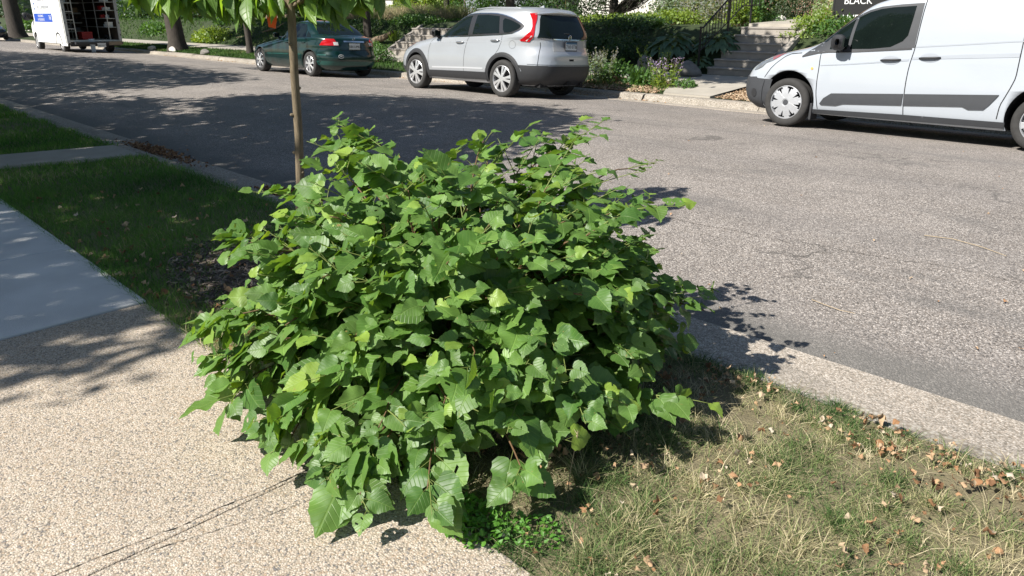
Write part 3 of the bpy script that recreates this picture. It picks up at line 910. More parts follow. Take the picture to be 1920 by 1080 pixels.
def vtext(name, body, size, m, parent, loc, rot, ext=0.001, align='CENTER'):
    cu = bpy.data.curves.new(name, 'FONT'); cu.body = body; cu.size = size; cu.extrude = ext; cu.align_x = align; cu.align_y = 'CENTER'
    tmp = bpy.data.objects.new(name, cu); COL.objects.link(tmp)
    bpy.context.view_layer.update()
    dg = bpy.context.evaluated_depsgraph_get()
    me = bpy.data.meshes.new_from_object(tmp.evaluated_get(dg), depsgraph=dg)
    bpy.data.objects.remove(tmp)
    o = bpy.data.objects.new(name, me); COL.objects.link(o); me.materials.clear(); me.materials.append(m)
    o.parent = parent; o.location = loc; o.rotation_euler = rot
    return o

def wheel(parent, x, y, Rr, style, width=0.20):
    """face towards -y for y<0, +y for y>0.  x,y hub outer face"""
    sd = -1 if y < 0 else 1
    rim_r = Rr * style['rim']
    w = MB()
    seg = 48
    # rim barrel and lip
    w.lathe_y([(rim_r * .99, sd * 0.004), (rim_r * 0.955, sd * 0.010), (rim_r * 0.92, -sd * 0.012), (rim_r * .9, -sd * .06), (rim_r * .9, -sd * .17)], seg, m=0)
    w.lathe_y([(0.001, -sd * 0.075), (rim_r * .9, -sd * 0.075)], seg, m=1)
    N = style['n']
    for i in range(N):
        a0 = 2 * math.pi * (i + style.get('ph', 0)) / N
        for (da, wa, wb, r0, r1) in style['spokes']:
            a = a0 + da
            ca, sa = math.cos(a), math.sin(a)
            pts = [(r0 * rim_r, -wa / 2), (r0 * rim_r, wa / 2), ((r0 * .45 + r1 * .55) * rim_r, (wa * .5 + wb * .5) / 2 * style.get('waist', 1)), (r1 * rim_r, wb / 2), (r1 * rim_r, -wb / 2), ((r0 * .45 + r1 * .55) * rim_r, -(wa * .5 + wb * .5) / 2 * style.get('waist', 1))]
            n = len(pts); vs = []
            for d in (0, 1):
                for (pr, pt) in pts:
                    dome = style.get('dome', .012) * (1 - (pr / rim_r) ** 2)
                    yy = sd * (dome - (0.028 if d else 0))
                    k = 1.0 if not d else 1.0
                    vs.append((pr * ca - pt * sa * k, yy, pr * sa + pt * ca * k))
            w.add(vs, [tuple(range(n)) if sd < 0 else tuple(range(n - 1, -1, -1))] + [(j, j + n, (j + 1) % n + n, (j + 1) % n) for j in range(n)], 0)
    w.lathe_y([(0.001, sd * .016), (rim_r * style['hub'], sd * .014), (rim_r * style['hub'] * 1.1, -sd * .02)], 28, m=0)
    wo = w.build("wheel", [style['mat'], MGAP], parent, smooth=False, loc=(x, y, Rr), bevel=0.003)
    t = MB()
    b = rim_r
    t.lathe_y([(b * 0.985, -sd * .17), (b * .985, sd * .004), (b * 1.03, sd * 0.012), ((b + Rr) / 2, sd * 0.018), (Rr * .955, sd * 0.006), (Rr * .985, -sd * .012), (Rr, -sd * .035),
               (Rr * 1.0, -sd * .065), (Rr * .982, -sd * .068), (Rr * .982, -sd * .076), (Rr, -sd * .079), (Rr, -sd * .115), (Rr * .982, -sd * .118), (Rr * .982, -sd * .126), (Rr, -sd * .13), (Rr, -sd * .165), (Rr * .97, -sd * .195), (b, -sd * .2)], 64)
    t.build("tyre", MTYRE, wo, smooth=True)
    h = MB(); h.lathe_y([(0.0001, sd * .020), (rim_r * style['hub'] * .62, sd * .019), (rim_r * style['hub'] * .66, sd * .012)], 24)
    h.build("hub_cap", style.get('cap', MDGREY), wo, smooth=False)
    return wo

ROLL = R(-3.5)
def mirror_part(parent, x, z, ysurf, m, w=0.17, h=0.15, out=0.20, both=True, glass=True):
    for sd in (1, -1):
        y0 = sd * ysurf
        b = MB()
        # shell: rounded housing lofted outwards
        V = []; ring = 14; st = [(0.0, .25, .35), (.25, .55, .7), (.5, .95, .95), (.8, 1.0, 1.0), (1.0, .75, .8), (1.06, .3, .4)]
        for (t, a, c) in st:
            yy = y0 - sd * (0.01 + t * out)
            for k in range(ring):
                ph = 2 * math.pi * k / ring
                cx = np.sign(math.cos(ph)) * abs(math.cos(ph)) ** .7; cz = np.sign(math.sin(ph)) * abs(math.sin(ph)) ** .7
                V.append((x + cx * w / 2 * a + (t - .5) * .03, yy, z + cz * h / 2 * c + t * .02))
        F = []
        for i in range(len(st) - 1):
            for k in range(ring):
                k2 = (k + 1) % ring
                F.append((i * ring + k, i * ring + k2, (i + 1) * ring + k2, (i + 1) * ring + k) if sd < 0 else (i * ring + k, (i + 1) * ring + k, (i + 1) * ring + k2, i * ring + k2))
        F.append(tuple(range(ring))); F.append(tuple((len(st) - 1) * ring + k for k in range(ring)))
        b.add(V, F)
        b.tube([(x - .02, y0 + sd * .10, z - h * .42), (x, y0 - sd * .02, z - h * .40), (x, y0 - sd * .09, z - h * .15)], [.028, .03, .02], 8)
        mo = b.build("mirror", m, parent, smooth=True)
        if glass:
            g_ = MB(); yc = y0 - sd * (0.01 + .66 * out)
            g_.prism([(yc + dy, z + .013 + dz) for dy, dz in ((-.07, -.05), (.07, -.05), (.07, .05), (-.07, .05))], x + w / 2 * .9, x + w / 2 * 1.0 + .012, axis='x')
            g_.build("mirror_glass", MGLASS, mo)

def handle_part(body, parent, x0, x1, z0, z1, m, cup=None):
    for sd in (1, -1):
        b = MB()
        if cup:
            pass
        P = [(x0 + (x1 - x0) * t, sd * (body.side(x0 + (x1 - x0) * t, z0 + (z1 - z0) * t) - (0.006 + 0.026 * math.sin(math.pi * t) ** .5)), z0 + (z1 - z0) * t) for t in np.linspace(0, 1, 9)]
        b.tube(P, [.010, .013, .014, .014, .014, .014, .014, .013, .010], 8)
        b.build("door_handle", m, parent, smooth=True)

def ellipse(cx, cz, a, b, n=22): return [(cx + a * math.cos(2 * math.pi * i / n), cz + b * math.sin(2 * math.pi * i / n)) for i in range(n)]

# ---- white van
van = empty("parked_van", (-5.02, 11.078, -0.1625), "white panel van with dark grey bumper and side mouldings, at the right edge", "van", rot=(ROLL, 0, 0))
vb = Body([(.20, -.70, 3.84, .83, 4), (.30, -.80, 3.88, .88, 5), (.45, -.85, 3.90, .905, 5), (.62, -.84, 3.90, .912, 5), (.75, -.78, 3.89, .912, 5), (.86, -.64, 3.88, .905, 5), (.95, -.44, 3.87, .90, 5),
           (1.01, -.20, 3.87, .893, 5), (1.07, .06, 3.86, .885, 5), (1.12, .22, 3.86, .88, 6), (1.27, .42, 3.85, .865, 7), (1.50, .70, 3.83, .83, 8), (1.62, .88, 3.81, .805, 8),
           (1.70, 1.10, 3.79, .775, 8), (1.77, 1.5, 3.75, .70, 7), (1.81, 1.9, 3.62, .52, 6), (1.825, 2.1, 3.4, .2, 4)])
VW = 3.07
vb.hull("body", van, MWHITE, [(0, .36), (VW, .36)], .395)
# dark bumper wrap
bp = [(-.84, .62), (-.68, .635), (-.55, .645), (-.49, .60), (-.385, .60), (-.41, .51), (-.42, .37), (-.40, .19), (-.55, .205), (-.84, .26)]
vb.panel("front_bumper", [(-.80, .60), (-.68, .635), (-.55, .645), (-.49, .60), (-.385, .60), (-.41, .50), (-.42, .34), (-.40, .205), (-.60, .205), (-.80, .28)], MDGREY, van, off=.012, both=True, skirt=.02)
vb.panel("front_bumper", [(-.84, .27), (.84, .27), (.86, .62), (.45, .66), (-.45, .66), (-.86, .62)], MDGREY, van, mode='end', sgn=-1, off=.014, skirt=.02)
vb.panel("fog_lamp", ellipse(-.56, .42, .05, .06), MBLACKP, van, off=.018, both=True)
vb.panel("grille", [(-.5, .70), (.5, .70), (.45, .80), (-.45, .80)], MBLACKP, van, mode='end', sgn=-1, off=.01)
vb.panel("headlight", [(-.63, .73), (-.60, .80), (-.50, .885), (-.36, .945), (-.17, .985), (-.24, .93), (-.33, .87), (-.43, .84), (-.48, .78), (-.56, .745)], MHLAMP, van, off=.008, both=True)
vb.panel("turn_signal", [(-.37, .925), (-.30, .955), (-.17, .983), (-.25, .925), (-.33, .885)], mat("pinkish_lens", (0.33, 0.09, 0.09), .2, coat=.6, noise=.1), van, off=.011, both=True)
sur = [(.13, .955), (.30, 1.12), (.44, 1.24), (.60, 1.365), (.76, 1.475), (.90, 1.54), (1.05, 1.58), (1.30, 1.605), (1.555, 1.62), (1.555, 1.095), (1.30, 1.075), (.77, 1.035), (.41, 1.02)]
vb.panel("window_surround", sur, MDGREY, van, off=.002, both=True)
vb.panel("quarter_window", [(.49, 1.05), (.47, 1.22), (.60, 1.33), (.745, 1.43), (.72, 1.055)], MGLASS, van, off=.006, both=True)
vb.panel("side_window", [(.765, 1.06), (.79, 1.455), (.92, 1.515), (1.05, 1.55), (1.20, 1.57), (1.47, 1.585), (1.465, 1.45), (1.45, 1.24), (1.40, 1.17), (1.27, 1.10), (1.03, 1.07)], MGLASS, van, off=.006, both=True)
vb.panel("windscreen", [(-.76, 1.14), (.76, 1.14), (.72, 1.5), (.66, 1.64), (-.66, 1.64), (-.72, 1.5)], MGLASS, van, mode='end', sgn=-1, off=.005)
vb.line("window_trim", [(.13, .945), (.41, 1.012), (.77, 1.025), (1.30, 1.066), (1.53, 1.085)], MBLACKP, van, width=.02, off=.008)
vb.line("roof_seam", [(.35, 1.25), (.60, 1.43), (.80, 1.565), (1.0, 1.65), (1.3, 1.70), (2.0, 1.73), (3.7, 1.74)], MGAP, van, width=.006)
for L in ([(.45, .27), (.415, .48), (.405, .64), (.405, .80), (.39, 1.0)], [(1.57, .25), (1.55, .46), (1.54, .67), (1.54, .87), (1.565, 1.10), (1.565, 1.45), (1.575, 1.70)],
          [(2.60, .33), (2.61, .49), (2.645, .59), (2.68, .70), (2.705, .80), (2.70, .97), (2.69, 1.25), (2.69, 1.68)], [(-.40, .64), (-.30, .80), (-.1, .97), (.1, .99)]):
    vb.line("door_gap", L, MGAP, van, width=.011)
MCREASE = mat("white_paint_crease_shade", (0.30, 0.325, 0.36), .35, coat=.6, noise=.03)  # darker van white: shade of creases and recesses put into the colour
vb.line("cargo_seam", [(1.57, 1.105), (2.13, 1.15), (2.68, 1.20), (3.7, 1.25)], MCREASE, van, width=.014, off=.003)
vb.panel("body_crease", [(.42, .835), (.81, .865), (1.20, .905), (1.525, .94), (1.525, .965), (1.2, .925), (.81, .88), (.42, .845)], MCREASE, van, off=.004, both=True, skirt=.006)
vb.panel("body_crease", [(1.56, .955), (2.1, .99), (2.69, 1.025), (2.69, 1.07), (2.1, 1.035), (1.56, .985)], MCREASE, van, off=.004, both=True, skirt=.006)
vb.panel("side_moulding", [(.48, .345), (.53, .42), (.63, .49), (1.535, .545), (1.535, .405), (.80, .365), (.70, .335), (.50, .33)], MDGREY, van, off=.014, both=True, skirt=.014)
vb.panel("side_moulding", [(1.55, .545), (2.58, .605), (2.56, .57), (2.50, .48), (2.45, .425), (2.29, .415), (2.22, .445), (1.55, .405)], MDGREY, van, off=.014, both=True, skirt=.014)
vb.panel("sill", [(.38, .205), (.38, .262), (1.5, .29), (2.69, .30), (2.69, .225)], MDGREY, van, off=.008, both=True, skirt=.01)
for sd in (1, -1):
    for hx, hz in ((1.31, .94), (1.76, .985)):
        vb.panel("handle_recess", ellipse(hx, hz, .11, .052), MCREASE, van, off=.004, skirt=.0) if sd > 0 else None
handle_part(vb, van, 1.19, 1.43, .935, .95, MBLACKP)
handle_part(vb, van, 1.64, 1.88, .975, .99, MBLACKP)
vb.panel("side_marker", ellipse(.31, .795, .018, .018, 12), MAMBER, van, off=.006, both=True)
mirror_part(van, .66, 1.12, -.875, MBLACKP, w=.19, h=.20, out=.20)
vb.panel("tail_lamp", [(.62, .75), (.80, .75), (.80, 1.15), (.70, 1.15)], MRED, van, mode='end', sgn=1, off=.01, both=True)
vb.panel("rear_bumper", [(-.84, .27), (.84, .27), (.86, .48), (-.86, .48)], MDGREY, van, mode='end', sgn=1, off=.02)
vb.line("door_gap", [(0, .5), (0, 1.7)], MGAP, van, mode='end', both=False)
VST = dict(rim=.71, n=8, spokes=[(0, .07, .115, .2, .80), (.12, .02, .03, .75, .94), (-.12, .02, .03, .75, .94), (0, .03, .035, .2, .94)], hub=.26, mat=MHUBC, dome=.022, waist=1.0, cap=MDGREY, ph=.25)
for wx in (0, VW):
    for wy in (-.885, .885): wheel(van, wx, wy, .325, VST)
# mud flap and underbody
MB().box(.34, .37, -.86, -.66, .12, .34).build("mud_flap", MBLACKP, van)
MB().box(-.5, 3.6, -.62, .62, .2, .34).build("underbody", MGAP, van)
# a little interior dash highlight is left to reflections

# ---- silver SUV
suv = empty("parked_suv", (-13.3, 10.908, -0.1625), "silver compact SUV with black lower cladding, parked ahead of the white van", "car", rot=(ROLL, 0, 0))
sb = Body([(.24, -.72, 3.42, .82, 4), (.33, -.82, 3.54, .875, 4.5), (.46, -.88, 3.60, .905, 4.5), (.60, -.88, 3.615, .912, 4.5), (.72, -.84, 3.61, .912, 4.2), (.80, -.76, 3.62, .905, 4), (.87, -.64, 3.585, .90, 4), (.94, -.44, 3.55, .895, 4),
           (1.0, -.10, 3.54, .888, 4), (1.06, .28, 3.53, .88, 4), (1.11, .56, 3.52, .87, 4.5), (1.20, .74, 3.47, .845, 5), (1.39, 1.04, 3.36, .775, 5), (1.50, 1.27, 3.29, .725, 5),
           (1.56, 1.45, 3.25, .69, 5), (1.61, 1.7, 3.17, .61, 5), (1.64, 2.0, 3.0, .46, 4), (1.65, 2.2, 2.8, .2, 3)])
SW = 2.66
sb.hull("body", suv, MSILVER, [(0, .36), (SW, .36)], .395)
MSURR = mat("suv_window_surround", (.03, .03, .032), .25, coat=.4, noise=.05)
sdlo = [(.79, 1.065), (.88, 1.165), (1.05, 1.315), (1.23, 1.42), (1.42, 1.485), (1.77, 1.515), (2.26, 1.515), (2.52, 1.485), (2.78, 1.43), (3.02, 1.345), (3.12, 1.295), (3.05, 1.225), (2.80, 1.145), (1.69, 1.095)]
big = [(p[0] + (p[0] - 2.0) * .018, p[1] + (p[1] - 1.3) * .07) for p in sdlo]
sb.panel("window_trim", big, MCHROME, suv, off=.0015, both=True, round_=1)
sb.panel("window_surround", sdlo, MSURR, suv, off=.004, both=True, round_=1)
sb.panel("side_window", [(.86, 1.085), (.93, 1.165), (1.07, 1.29), (1.25, 1.39), (1.44, 1.45), (1.64, 1.475), (1.655, 1.115), (1.21, 1.095)], MGLASS, suv, off=.008, both=True)
sb.panel("side_window", [(1.79, 1.13), (1.79, 1.485), (2.09, 1.49), (2.42, 1.465), (2.53, 1.165)], MGLASS, suv, off=.008, both=True)
sb.panel("quarter_window", [(2.63, 1.175), (2.53, 1.44), (2.77, 1.395), (2.97, 1.33), (3.04, 1.29), (2.98, 1.235), (2.79, 1.175)], MGLASS, suv, off=.008, both=True, round_=1)
sb.panel("windscreen", [(-.74, 1.13), (.74, 1.13), (.68, 1.38), (.62, 1.52), (-.62, 1.52), (-.68, 1.38)], MGLASS, suv, mode='end', sgn=-1, off=.006)
for L in ([(.44, .42), (.45, .82), (.52, .99), (.60, 1.06)], [(1.555, .29), (1.59, .81), (1.66, 1.02), (1.72, 1.10)], [(2.20, .46), (2.30, .65), (2.53, .84), (2.62, 1.03), (2.62, 1.14)],
          [(3.40, .36), (3.415, .56), (3.415, .80), (3.40, 1.02)]):
    sb.line("door_gap", L, MGAP, suv, width=.008)
sb.line("fuel_flap", ellipse(2.88, .965, .075, .07, 20) + [ (2.955, .965)], MGAP, suv, width=.004)
sb.line("body_crease", [(.48, .955), (1.58, .98), (2.58, 1.02), (3.1, 1.08)], mat("silver_paint_crease", (.42, .44, .47), .4, metal=.4, noise=.03), suv, width=.012, off=.002)
sb.line("body_crease", [(.57, .47), (1.59, .50), (2.14, .51)], mat("silver_paint_ridge_highlight", (.62, .64, .67), .3, metal=.4, noise=.03), suv, width=.03, off=.004)  # light caught by the ridge painted as a paler silver
sb.panel("sill", [(.43, .275), (.46, .41), (1.58, .435), (2.22, .445), (2.24, .30), (1.55, .285)], MBLACKP, suv, off=.016, both=True, skirt=.02)
sb.ring("wheel_arch_trim", 0, .36, .385, .465, -12, 190, MBLACKP, suv)
sb.ring("wheel_arch_trim", SW, .36, .385, .465, -8, 192, MBLACKP, suv)
sb.panel("rear_bumper", [(3.07, .37), (3.10, .50), (3.22, .515), (3.30, .57), (3.40, .615), (3.55, .615), (3.50, .27), (3.20, .25), (3.12, .27)], MBLACKP, suv, off=.014, both=True, skirt=.02)
sb.panel("rear_bumper", [(-.78, .255), (.78, .255), (.85, .612), (-.85, .612)], MBLACKP, suv, mode='end', sgn=1, off=.018, skirt=.02)
sb.panel("front_bumper", [(-.80, .28), (-.80, .40), (-.60, .46), (-.44, .44), (-.42, .30)], MBLACKP, suv, off=.014, both=True, skirt=.02)
sb.panel("front_bumper", [(-.80, .28), (.80, .28), (.84, .42), (-.84, .42)], MBLACKP, suv, mode='end', sgn=-1, off=.014, skirt=.02)
sb.panel("grille", [(-.45, .62), (.45, .62), (.5, .80), (-.5, .80)], MBLACKP, suv, mode='end', sgn=-1, off=.01)
sb.panel("headlight", [(-.60, .80), (-.45, .90), (-.28, .945), (-.12, .97), (-.2, .90), (-.42, .80)], MHLAMP, suv, off=.008, both=True)
# tail lamps: tall boomerang up the pillar
lamp = [(3.13, 1.515), (3.22, 1.545), (3.26, 1.50), (3.33, 1.38), (3.405, 1.22), (3.455, 1.02), (3.20, 1.035), (3.10, 1.04), (3.20, 1.13), (3.30, 1.215), (3.30, 1.29), (3.23, 1.39)]
lm = [(3.11, 1.52), (3.215, 1.545)]
lampP = [(3.12, 1.52), (3.225, 1.54), (3.29, 1.42), (3.36, 1.29), (3.43, 1.15), (3.47, 1.02), (3.17, 1.035), (3.08, 1.045), (3.18, 1.12), (3.27, 1.21), (3.29, 1.27), (3.24, 1.36)]
lampA = [sb.fs(*p) for p in ((3.11, 1.52), (3.20, 1.41), (3.25, 1.29), (3.25, 1.22), (3.17, 1.13), (3.05, 1.05), (3.07, 1.03))] + [sb.fe(*p) for p in ((.755, 1.02), (.735, 1.13), (.67, 1.31), (.60, 1.43), (.55, 1.53))]
sb.panel("tail_lamp", lampA, MRED, suv, mode='ang', off=.012, both=True, step=.02, skirt=.015)
sb.panel("reversing_lamp", [sb.fs(3.30, 1.13), sb.fs(3.17, 1.04), sb.fe(.775, 1.032), sb.fe(.76, 1.13)], MCLEAR, suv, mode='ang', off=.017, both=True, step=.02)
sb.panel("rear_window", [(-.70, 1.10), (-.64, 1.24), (-.56, 1.42), (-.50, 1.50), (.50, 1.50), (.56, 1.42), (.64, 1.24), (.70, 1.10), (.42, 1.085), (-.42, 1.085)], MGLASS, suv, mode='end', off=.008)
# tailgate garnish, shelf, spoiler
sb.panel("tailgate_recess", [(-.44, .87), (.44, .87), (.42, 1.07), (-.42, 1.07)], mat("silver_paint_recess_shade", (.36, .36, .36), .4, metal=.3, noise=.1), suv, mode='end', off=.003)  # recess shade painted as a darker silver on a flush panel
sb.line("garnish", [(-.43, 1.078), (.43, 1.078)], MCHROME, suv, width=.018, off=.018, mode='end', both=False, round_=0)
sb.line("tailgate_gap", [(-.80, .63), (.80, .63)], MGAP, suv, width=.008, mode='end', both=False, round_=0)
sp = MB(); V = []
ys = np.linspace(-.60, .60, 25)
for y in ys:
    ze = 1.545 - .04 * (y / .6) ** 2
    xe = sb.end(y, ze - .02)
    x0 = min(xe, sb.end(y * .97, 1.58)) - .10
    V += [(x0, y, 1.607 - .05 * (y / .6) ** 2), (xe + .055 - .05 * (y / .6) ** 4, y, ze + .005), (xe + .04 - .05 * (y / .6) ** 4, y, ze - .022), (xe - .06, y, ze - .03)]
n = len(ys)
sp.add(V, [(i * 4 + k, i * 4 + k + 1, (i + 1) * 4 + k + 1, (i + 1) * 4 + k) for i in range(n - 1) for k in range(3)] + [(0, 1, 2, 3), ((n - 1) * 4 + 3, (n - 1) * 4 + 2, (n - 1) * 4 + 1, (n - 1) * 4)])
sp.build("spoiler", MSILVER, suv, smooth=False, bevel=.004)
def plate(parent, x, y, z, txt, frame, label, band=None, tilt=0.0):
    p = MB(); p.box(0, .012, -.165, .165, -.085, .085)
    po = p.build("licence_plate", frame, parent, loc=(x, y, z), rot=(0, tilt, 0)); po["label"] = label
    q = MB(); q.box(.012, .016, -.15, .15, -.07, .07); q.build("plate_face", MPLATE, po)
    if band:
        q = MB(); q.box(.016, .0175, -.15, .15, .035, .07); q.build("plate_band", band, po)
    vtext("plate_characters", txt, .085, MTEXT, po, (.0185, 0, -.012), (R(90), 0, R(90)))
plate(suv, 3.575, 0.0, .965, "710 0TB", MTEXT, "white licence plate with blue band in a black frame", mat("plate_blue_band", (.05, .12, .2), .5, noise=.1))
lg = MB(); lg.lathe_y([(.034, 0), (.04, .006), (.046, 0), (.04, -.004), (.034, 0)], 20); lo = lg.build("badge", MCHROME, suv, loc=(3.545, 0, 1.115), rot=(0, R(-12), R(90)))
b = MB(); b.box(-.022, -.014, -.008, .008, -.03, .03); b.box(.014, .022, -.008, .008, -.03, .03); b.box(-.014, .014, -.008, .008, -.006, .006); b.build("badge_letter", MCHROME, lo)
sb.panel("tailgate_handle", [(-.06, .70), (.06, .70), (.06, .735), (-.06, .735)], MGAP, suv, mode='end', off=.003)
b = MB(); b.tube([(3.50, .02, 1.18), (3.47, -.15, 1.185), (3.455, -.38, 1.18)], [.012, .009, .005], 6); b.build("wiper", MBLACKP, suv)
handle_part(sb, suv, 1.33, 1.57, .97, .978, MCHROME); handle_part(sb, suv, 2.33, 2.57, 1.025, 1.035, MCHROME)
mirror_part(suv, .72, 1.12, -.82, MBLACKP, w=.16, h=.15, out=.17)
b = MB(); b.tube([(1.55, -.55, 1.60), (2.0, -.58, 1.632), (2.7, -.58, 1.62), (3.1, -.55, 1.58)], .012, 6); b.build("roof_rail", MSILVER, suv, smooth=True)
b = MB(); b.tube([(1.55, .55, 1.60), (2.0, .58, 1.632), (2.7, .58, 1.62), (3.1, .55, 1.58)], .012, 6); b.build("roof_rail", MSILVER, suv, smooth=True)
b = MB(); b.prism([(2.7, 1.64), (2.86, 1.64), (2.85, 1.69)], -.012, .012); b.build("antenna_fin", MSILVER, suv)
b = MB(); b.box(3.3, 3.58, -.05, .05, .26, .32); b.tube([(3.2, .4, .3), (3.52, .42, .29)], .03, 10); b.box(-.5, 3.4, -.6, .6, .22, .36); b.build("underbody", MGAP, suv)
SST = dict(rim=.72, n=5, spokes=[(-.20, .035, .062, .16, .93), (.20, .035, .062, .16, .93), (0, .10, .03, .0, .42)], hub=.22, mat=MALLOY, dome=.02, waist=.85, cap=MALLOY)
for wx in (0, SW):
    for wy in (-.885, .885): wheel(suv, wx, wy, .345, SST, .22)

# ---- green sedan (and a dark one far up the street)
def sedan(loc, paint, label, rot=(ROLL, 0, 0), detail=True):
    car = empty("parked_sedan", loc, label, "car", rot=rot)
    b_ = Body([(.18, -.62, 3.40, .76, 4), (.27, -.74, 3.48, .83, 4.5), (.40, -.80, 3.53, .855, 5), (.52, -.80, 3.53, .862, 5), (.62, -.74, 3.50, .862, 4.6), (.69, -.55, 3.48, .855, 4.6), (.76, -.15, 3.47, .85, 4.6),
               (.84, .40, 3.46, .845, 4), (.91, .80, 3.44, .83, 4), (.955, .95, 3.40, .815, 4), (.985, 1.03, 3.30, .80, 4), (1.01, 1.08, 3.06, .785, 4.5), (1.10, 1.22, 2.90, .75, 5), (1.20, 1.40, 2.70, .69, 5),
               (1.29, 1.60, 2.48, .63, 5), (1.33, 1.75, 2.38, .57, 5), (1.36, 1.9, 2.22, .45, 4), (1.375, 2.0, 2.1, .2, 3)])
    WB = 2.68
    b_.hull("body", car, paint, [(0, .32), (WB, .32)], .34)
    b_.panel("side_window", [(1.02, .915), (1.13, 1.03), (1.33, 1.16), (1.58, 1.255), (1.79, 1.285), (1.80, .93)], MGLASS, car, off=.006, both=True)
    b_.panel("side_window", [(1.86, .935), (1.85, 1.29), (2.10, 1.29), (2.33, 1.26), (2.47, 1.13), (2.48, .95)], MGLASS, car, off=.006, both=True)
    b_.panel("quarter_window", [(2.53, .955), (2.53, 1.10), (2.66, 1.03), (2.76, .955)], MGLASS, car, off=.006, both=True)
    b_.panel("windscreen", [(-.70, .99), (.70, .99), (.62, 1.2), (.56, 1.31), (-.56, 1.31), (-.62, 1.2)], MGLASS, car, mode='end', sgn=-1, off=.005)
    b_.panel("rear_window", [(-.66, 1.035), (.66, 1.035), (.60, 1.18), (.54, 1.30), (-.54, 1.30), (-.60, 1.18)], MGLASS, car, mode='end', off=.005)
    for L in ([(1.0, .25), (.98, .6), (1.0, .85), (.98, .92)], [(1.83, .22), (1.86, .6), (1.83, .92), (1.82, 1.28)], [(2.42, .55), (2.62, .76), (2.60, .93)]):
        b_.line("door_gap", L, MGAP, car, width=.007)
    b_.line("side_moulding", [(.38, .50), (1.8, .525), (2.30, .535)], MCREASEG, car, width=.03, off=.006)
    b_.line("side_moulding", [(3.03, .545), (3.30, .55)], MCREASEG, car, width=.03, off=.006)
    b_.panel("tail_lamp", [b_.fs(*p) for p in ((3.10, .775), (3.16, .87), (3.24, .935))] + [b_.fe(*p) for p in ((.52, .935), (.44, .775))], MRED, car, mode='ang', off=.012, both=True, step=.02)
    b_.panel("reversing_lamp", [(-.56, .785), (-.56, .86), (-.455, .86), (-.45, .785)], MCLEAR, car, mode='end', off=.016, both=True)
    b_.line("trunk_gap", [(-.78, .67), (.78, .67)], MGAP, car, mode='end', both=False, round_=0)
    b_.line("trunk_trim", [(-.30, .88), (.30, .88)], MCHROME, car, mode='end', both=False, round_=0, width=.035, off=.012)
    b_.panel("bumper_lip", [(-.80, .30), (.80, .30), (.82, .40), (-.82, .40)], MCREASEG, car, mode='end', off=.004)
    b_.panel("headlight", [(-.62, .62), (-.45, .69), (-.25, .735), (-.3, .66), (-.55, .59)], MHLAMP, car, off=.006, both=True)
    b_.panel("grille", [(-.35, .55), (.35, .55), (.4, .65), (-.4, .65)], MBLACKP, car, mode='end', sgn=-1, off=.006)
    plate(car, 3.475, 0.0, .765, "584 UMU", MCHROME, "white licence plate in a chrome frame")
    q = MB(); q.lathe_y([(.026, 0), (.031, .005), (.036, 0), (.031, -.004), (.026, 0)], 16); q.build("badge", MCHROME, car, loc=(3.45, 0, .945), rot=(0, 0, R(90)))
    b_.line("oval_sticker", ellipse(-.42, .52, .068, .043, 24) + [(-.352, .52)], MTEXTW, car, mode='end', both=False, width=.009, off=.006)
    vtext("sticker_letters", "MU", .05, MTEXTW, car, (b_.end(-.42, .52) + .008, -.42, .52), (R(90), 0, R(90)))
    handle_part(b_, car, 1.5, 1.68, .80, .805, paint); handle_part(b_, car, 2.32, 2.50, .82, .825, paint)
    mirror_part(car, 1.04, .965, -.76, paint, w=.14, h=.12, out=.16)
    q = MB(); q.box(-.4, 3.2, -.6, .6, .16, .32); q.tube([(3.1, .45, .24), (3.5, .45, .23)], .03, 10); q.build("underbody", MGAP, car)
    CST = dict(rim=.69, n=7, spokes=[(0, .045, .075, .15, .93)], hub=.26, mat=MALLOY, dome=.015, waist=.75, cap=MALLOY, ph=.3)
    for wx in (0, WB):
        for wy in (-.835, .835): wheel(car, wx, wy, .305, CST, .19)
    return car
MCREASEG = mat("dark_teal_moulding", (.012, .07, .06), .35, metal=.2, coat=.5, noise=.1)
sedan((-20.5, 10.918, -.16), MGREEN, "dark teal four-door sedan parked ahead of the silver SUV, behind the slim tree trunk")
sedan((-57.6, 10.9, -.16), MNAVY, "dark car parked far up the street at the left edge beside the big trunk", rot=(ROLL, 0, R(180)))

# ---- box truck with open rear
trk = empty("service_truck", (-40.6, 10.35, -0.14), "white box truck with blue lettering and an open rear full of shelves", "truck", rot=(R(-1.5), 0, 0))
TL, TRr, TZ0, TZ1, TW = 0.55, 4.95, .52, 3.15, 1.06      # x range of box, floor, roof, half width (local x: 0 = front axle)
b = MB()
t_ = .05
b.box(TL, TRr, -TW, -TW + t_, TZ0 - .14, TZ1)
b.box(TL, TRr, TW - t_, TW, TZ0 - .14, TZ1)
b.box(TL, TL + t_, -TW + t_, TW - t_, TZ0, TZ1)
b.box(TL, TRr, -TW + t_, TW - t_, TZ1 - t_, TZ1 + .001)
b.box(TL, TRr - .02, -TW + t_, TW - t_, TZ0 - .05, TZ0)
b.build("box_body", MTRUCKW, trk)
b = MB()
b.box(TL + .06, TRr - .9, -TW + t_ + .004, -TW + t_ + .012, TZ0, TZ1 - .06); b.box(TL + .06, TRr - .2, TW - t_ - .012, TW - t_ - .004, TZ0, TZ1 - .06); b.box(TL + .07, TL + .08, -TW + .07, TW - .07, TZ0, TZ1 - .06)
b.build("box_lining", MBOXIN, trk)
b = MB()
b.box(TRr, TRr + .05, -TW, -TW + .12, TZ0 - .1, TZ1); b.box(TRr, TRr + .05, TW - .12, TW, TZ0 - .1, TZ1); b.box(TRr, TRr + .05, -TW + .12, TW - .12, TZ1 - .12, TZ1); b.build("rear_frame", MALU, trk, bevel=.006)
b = MB()
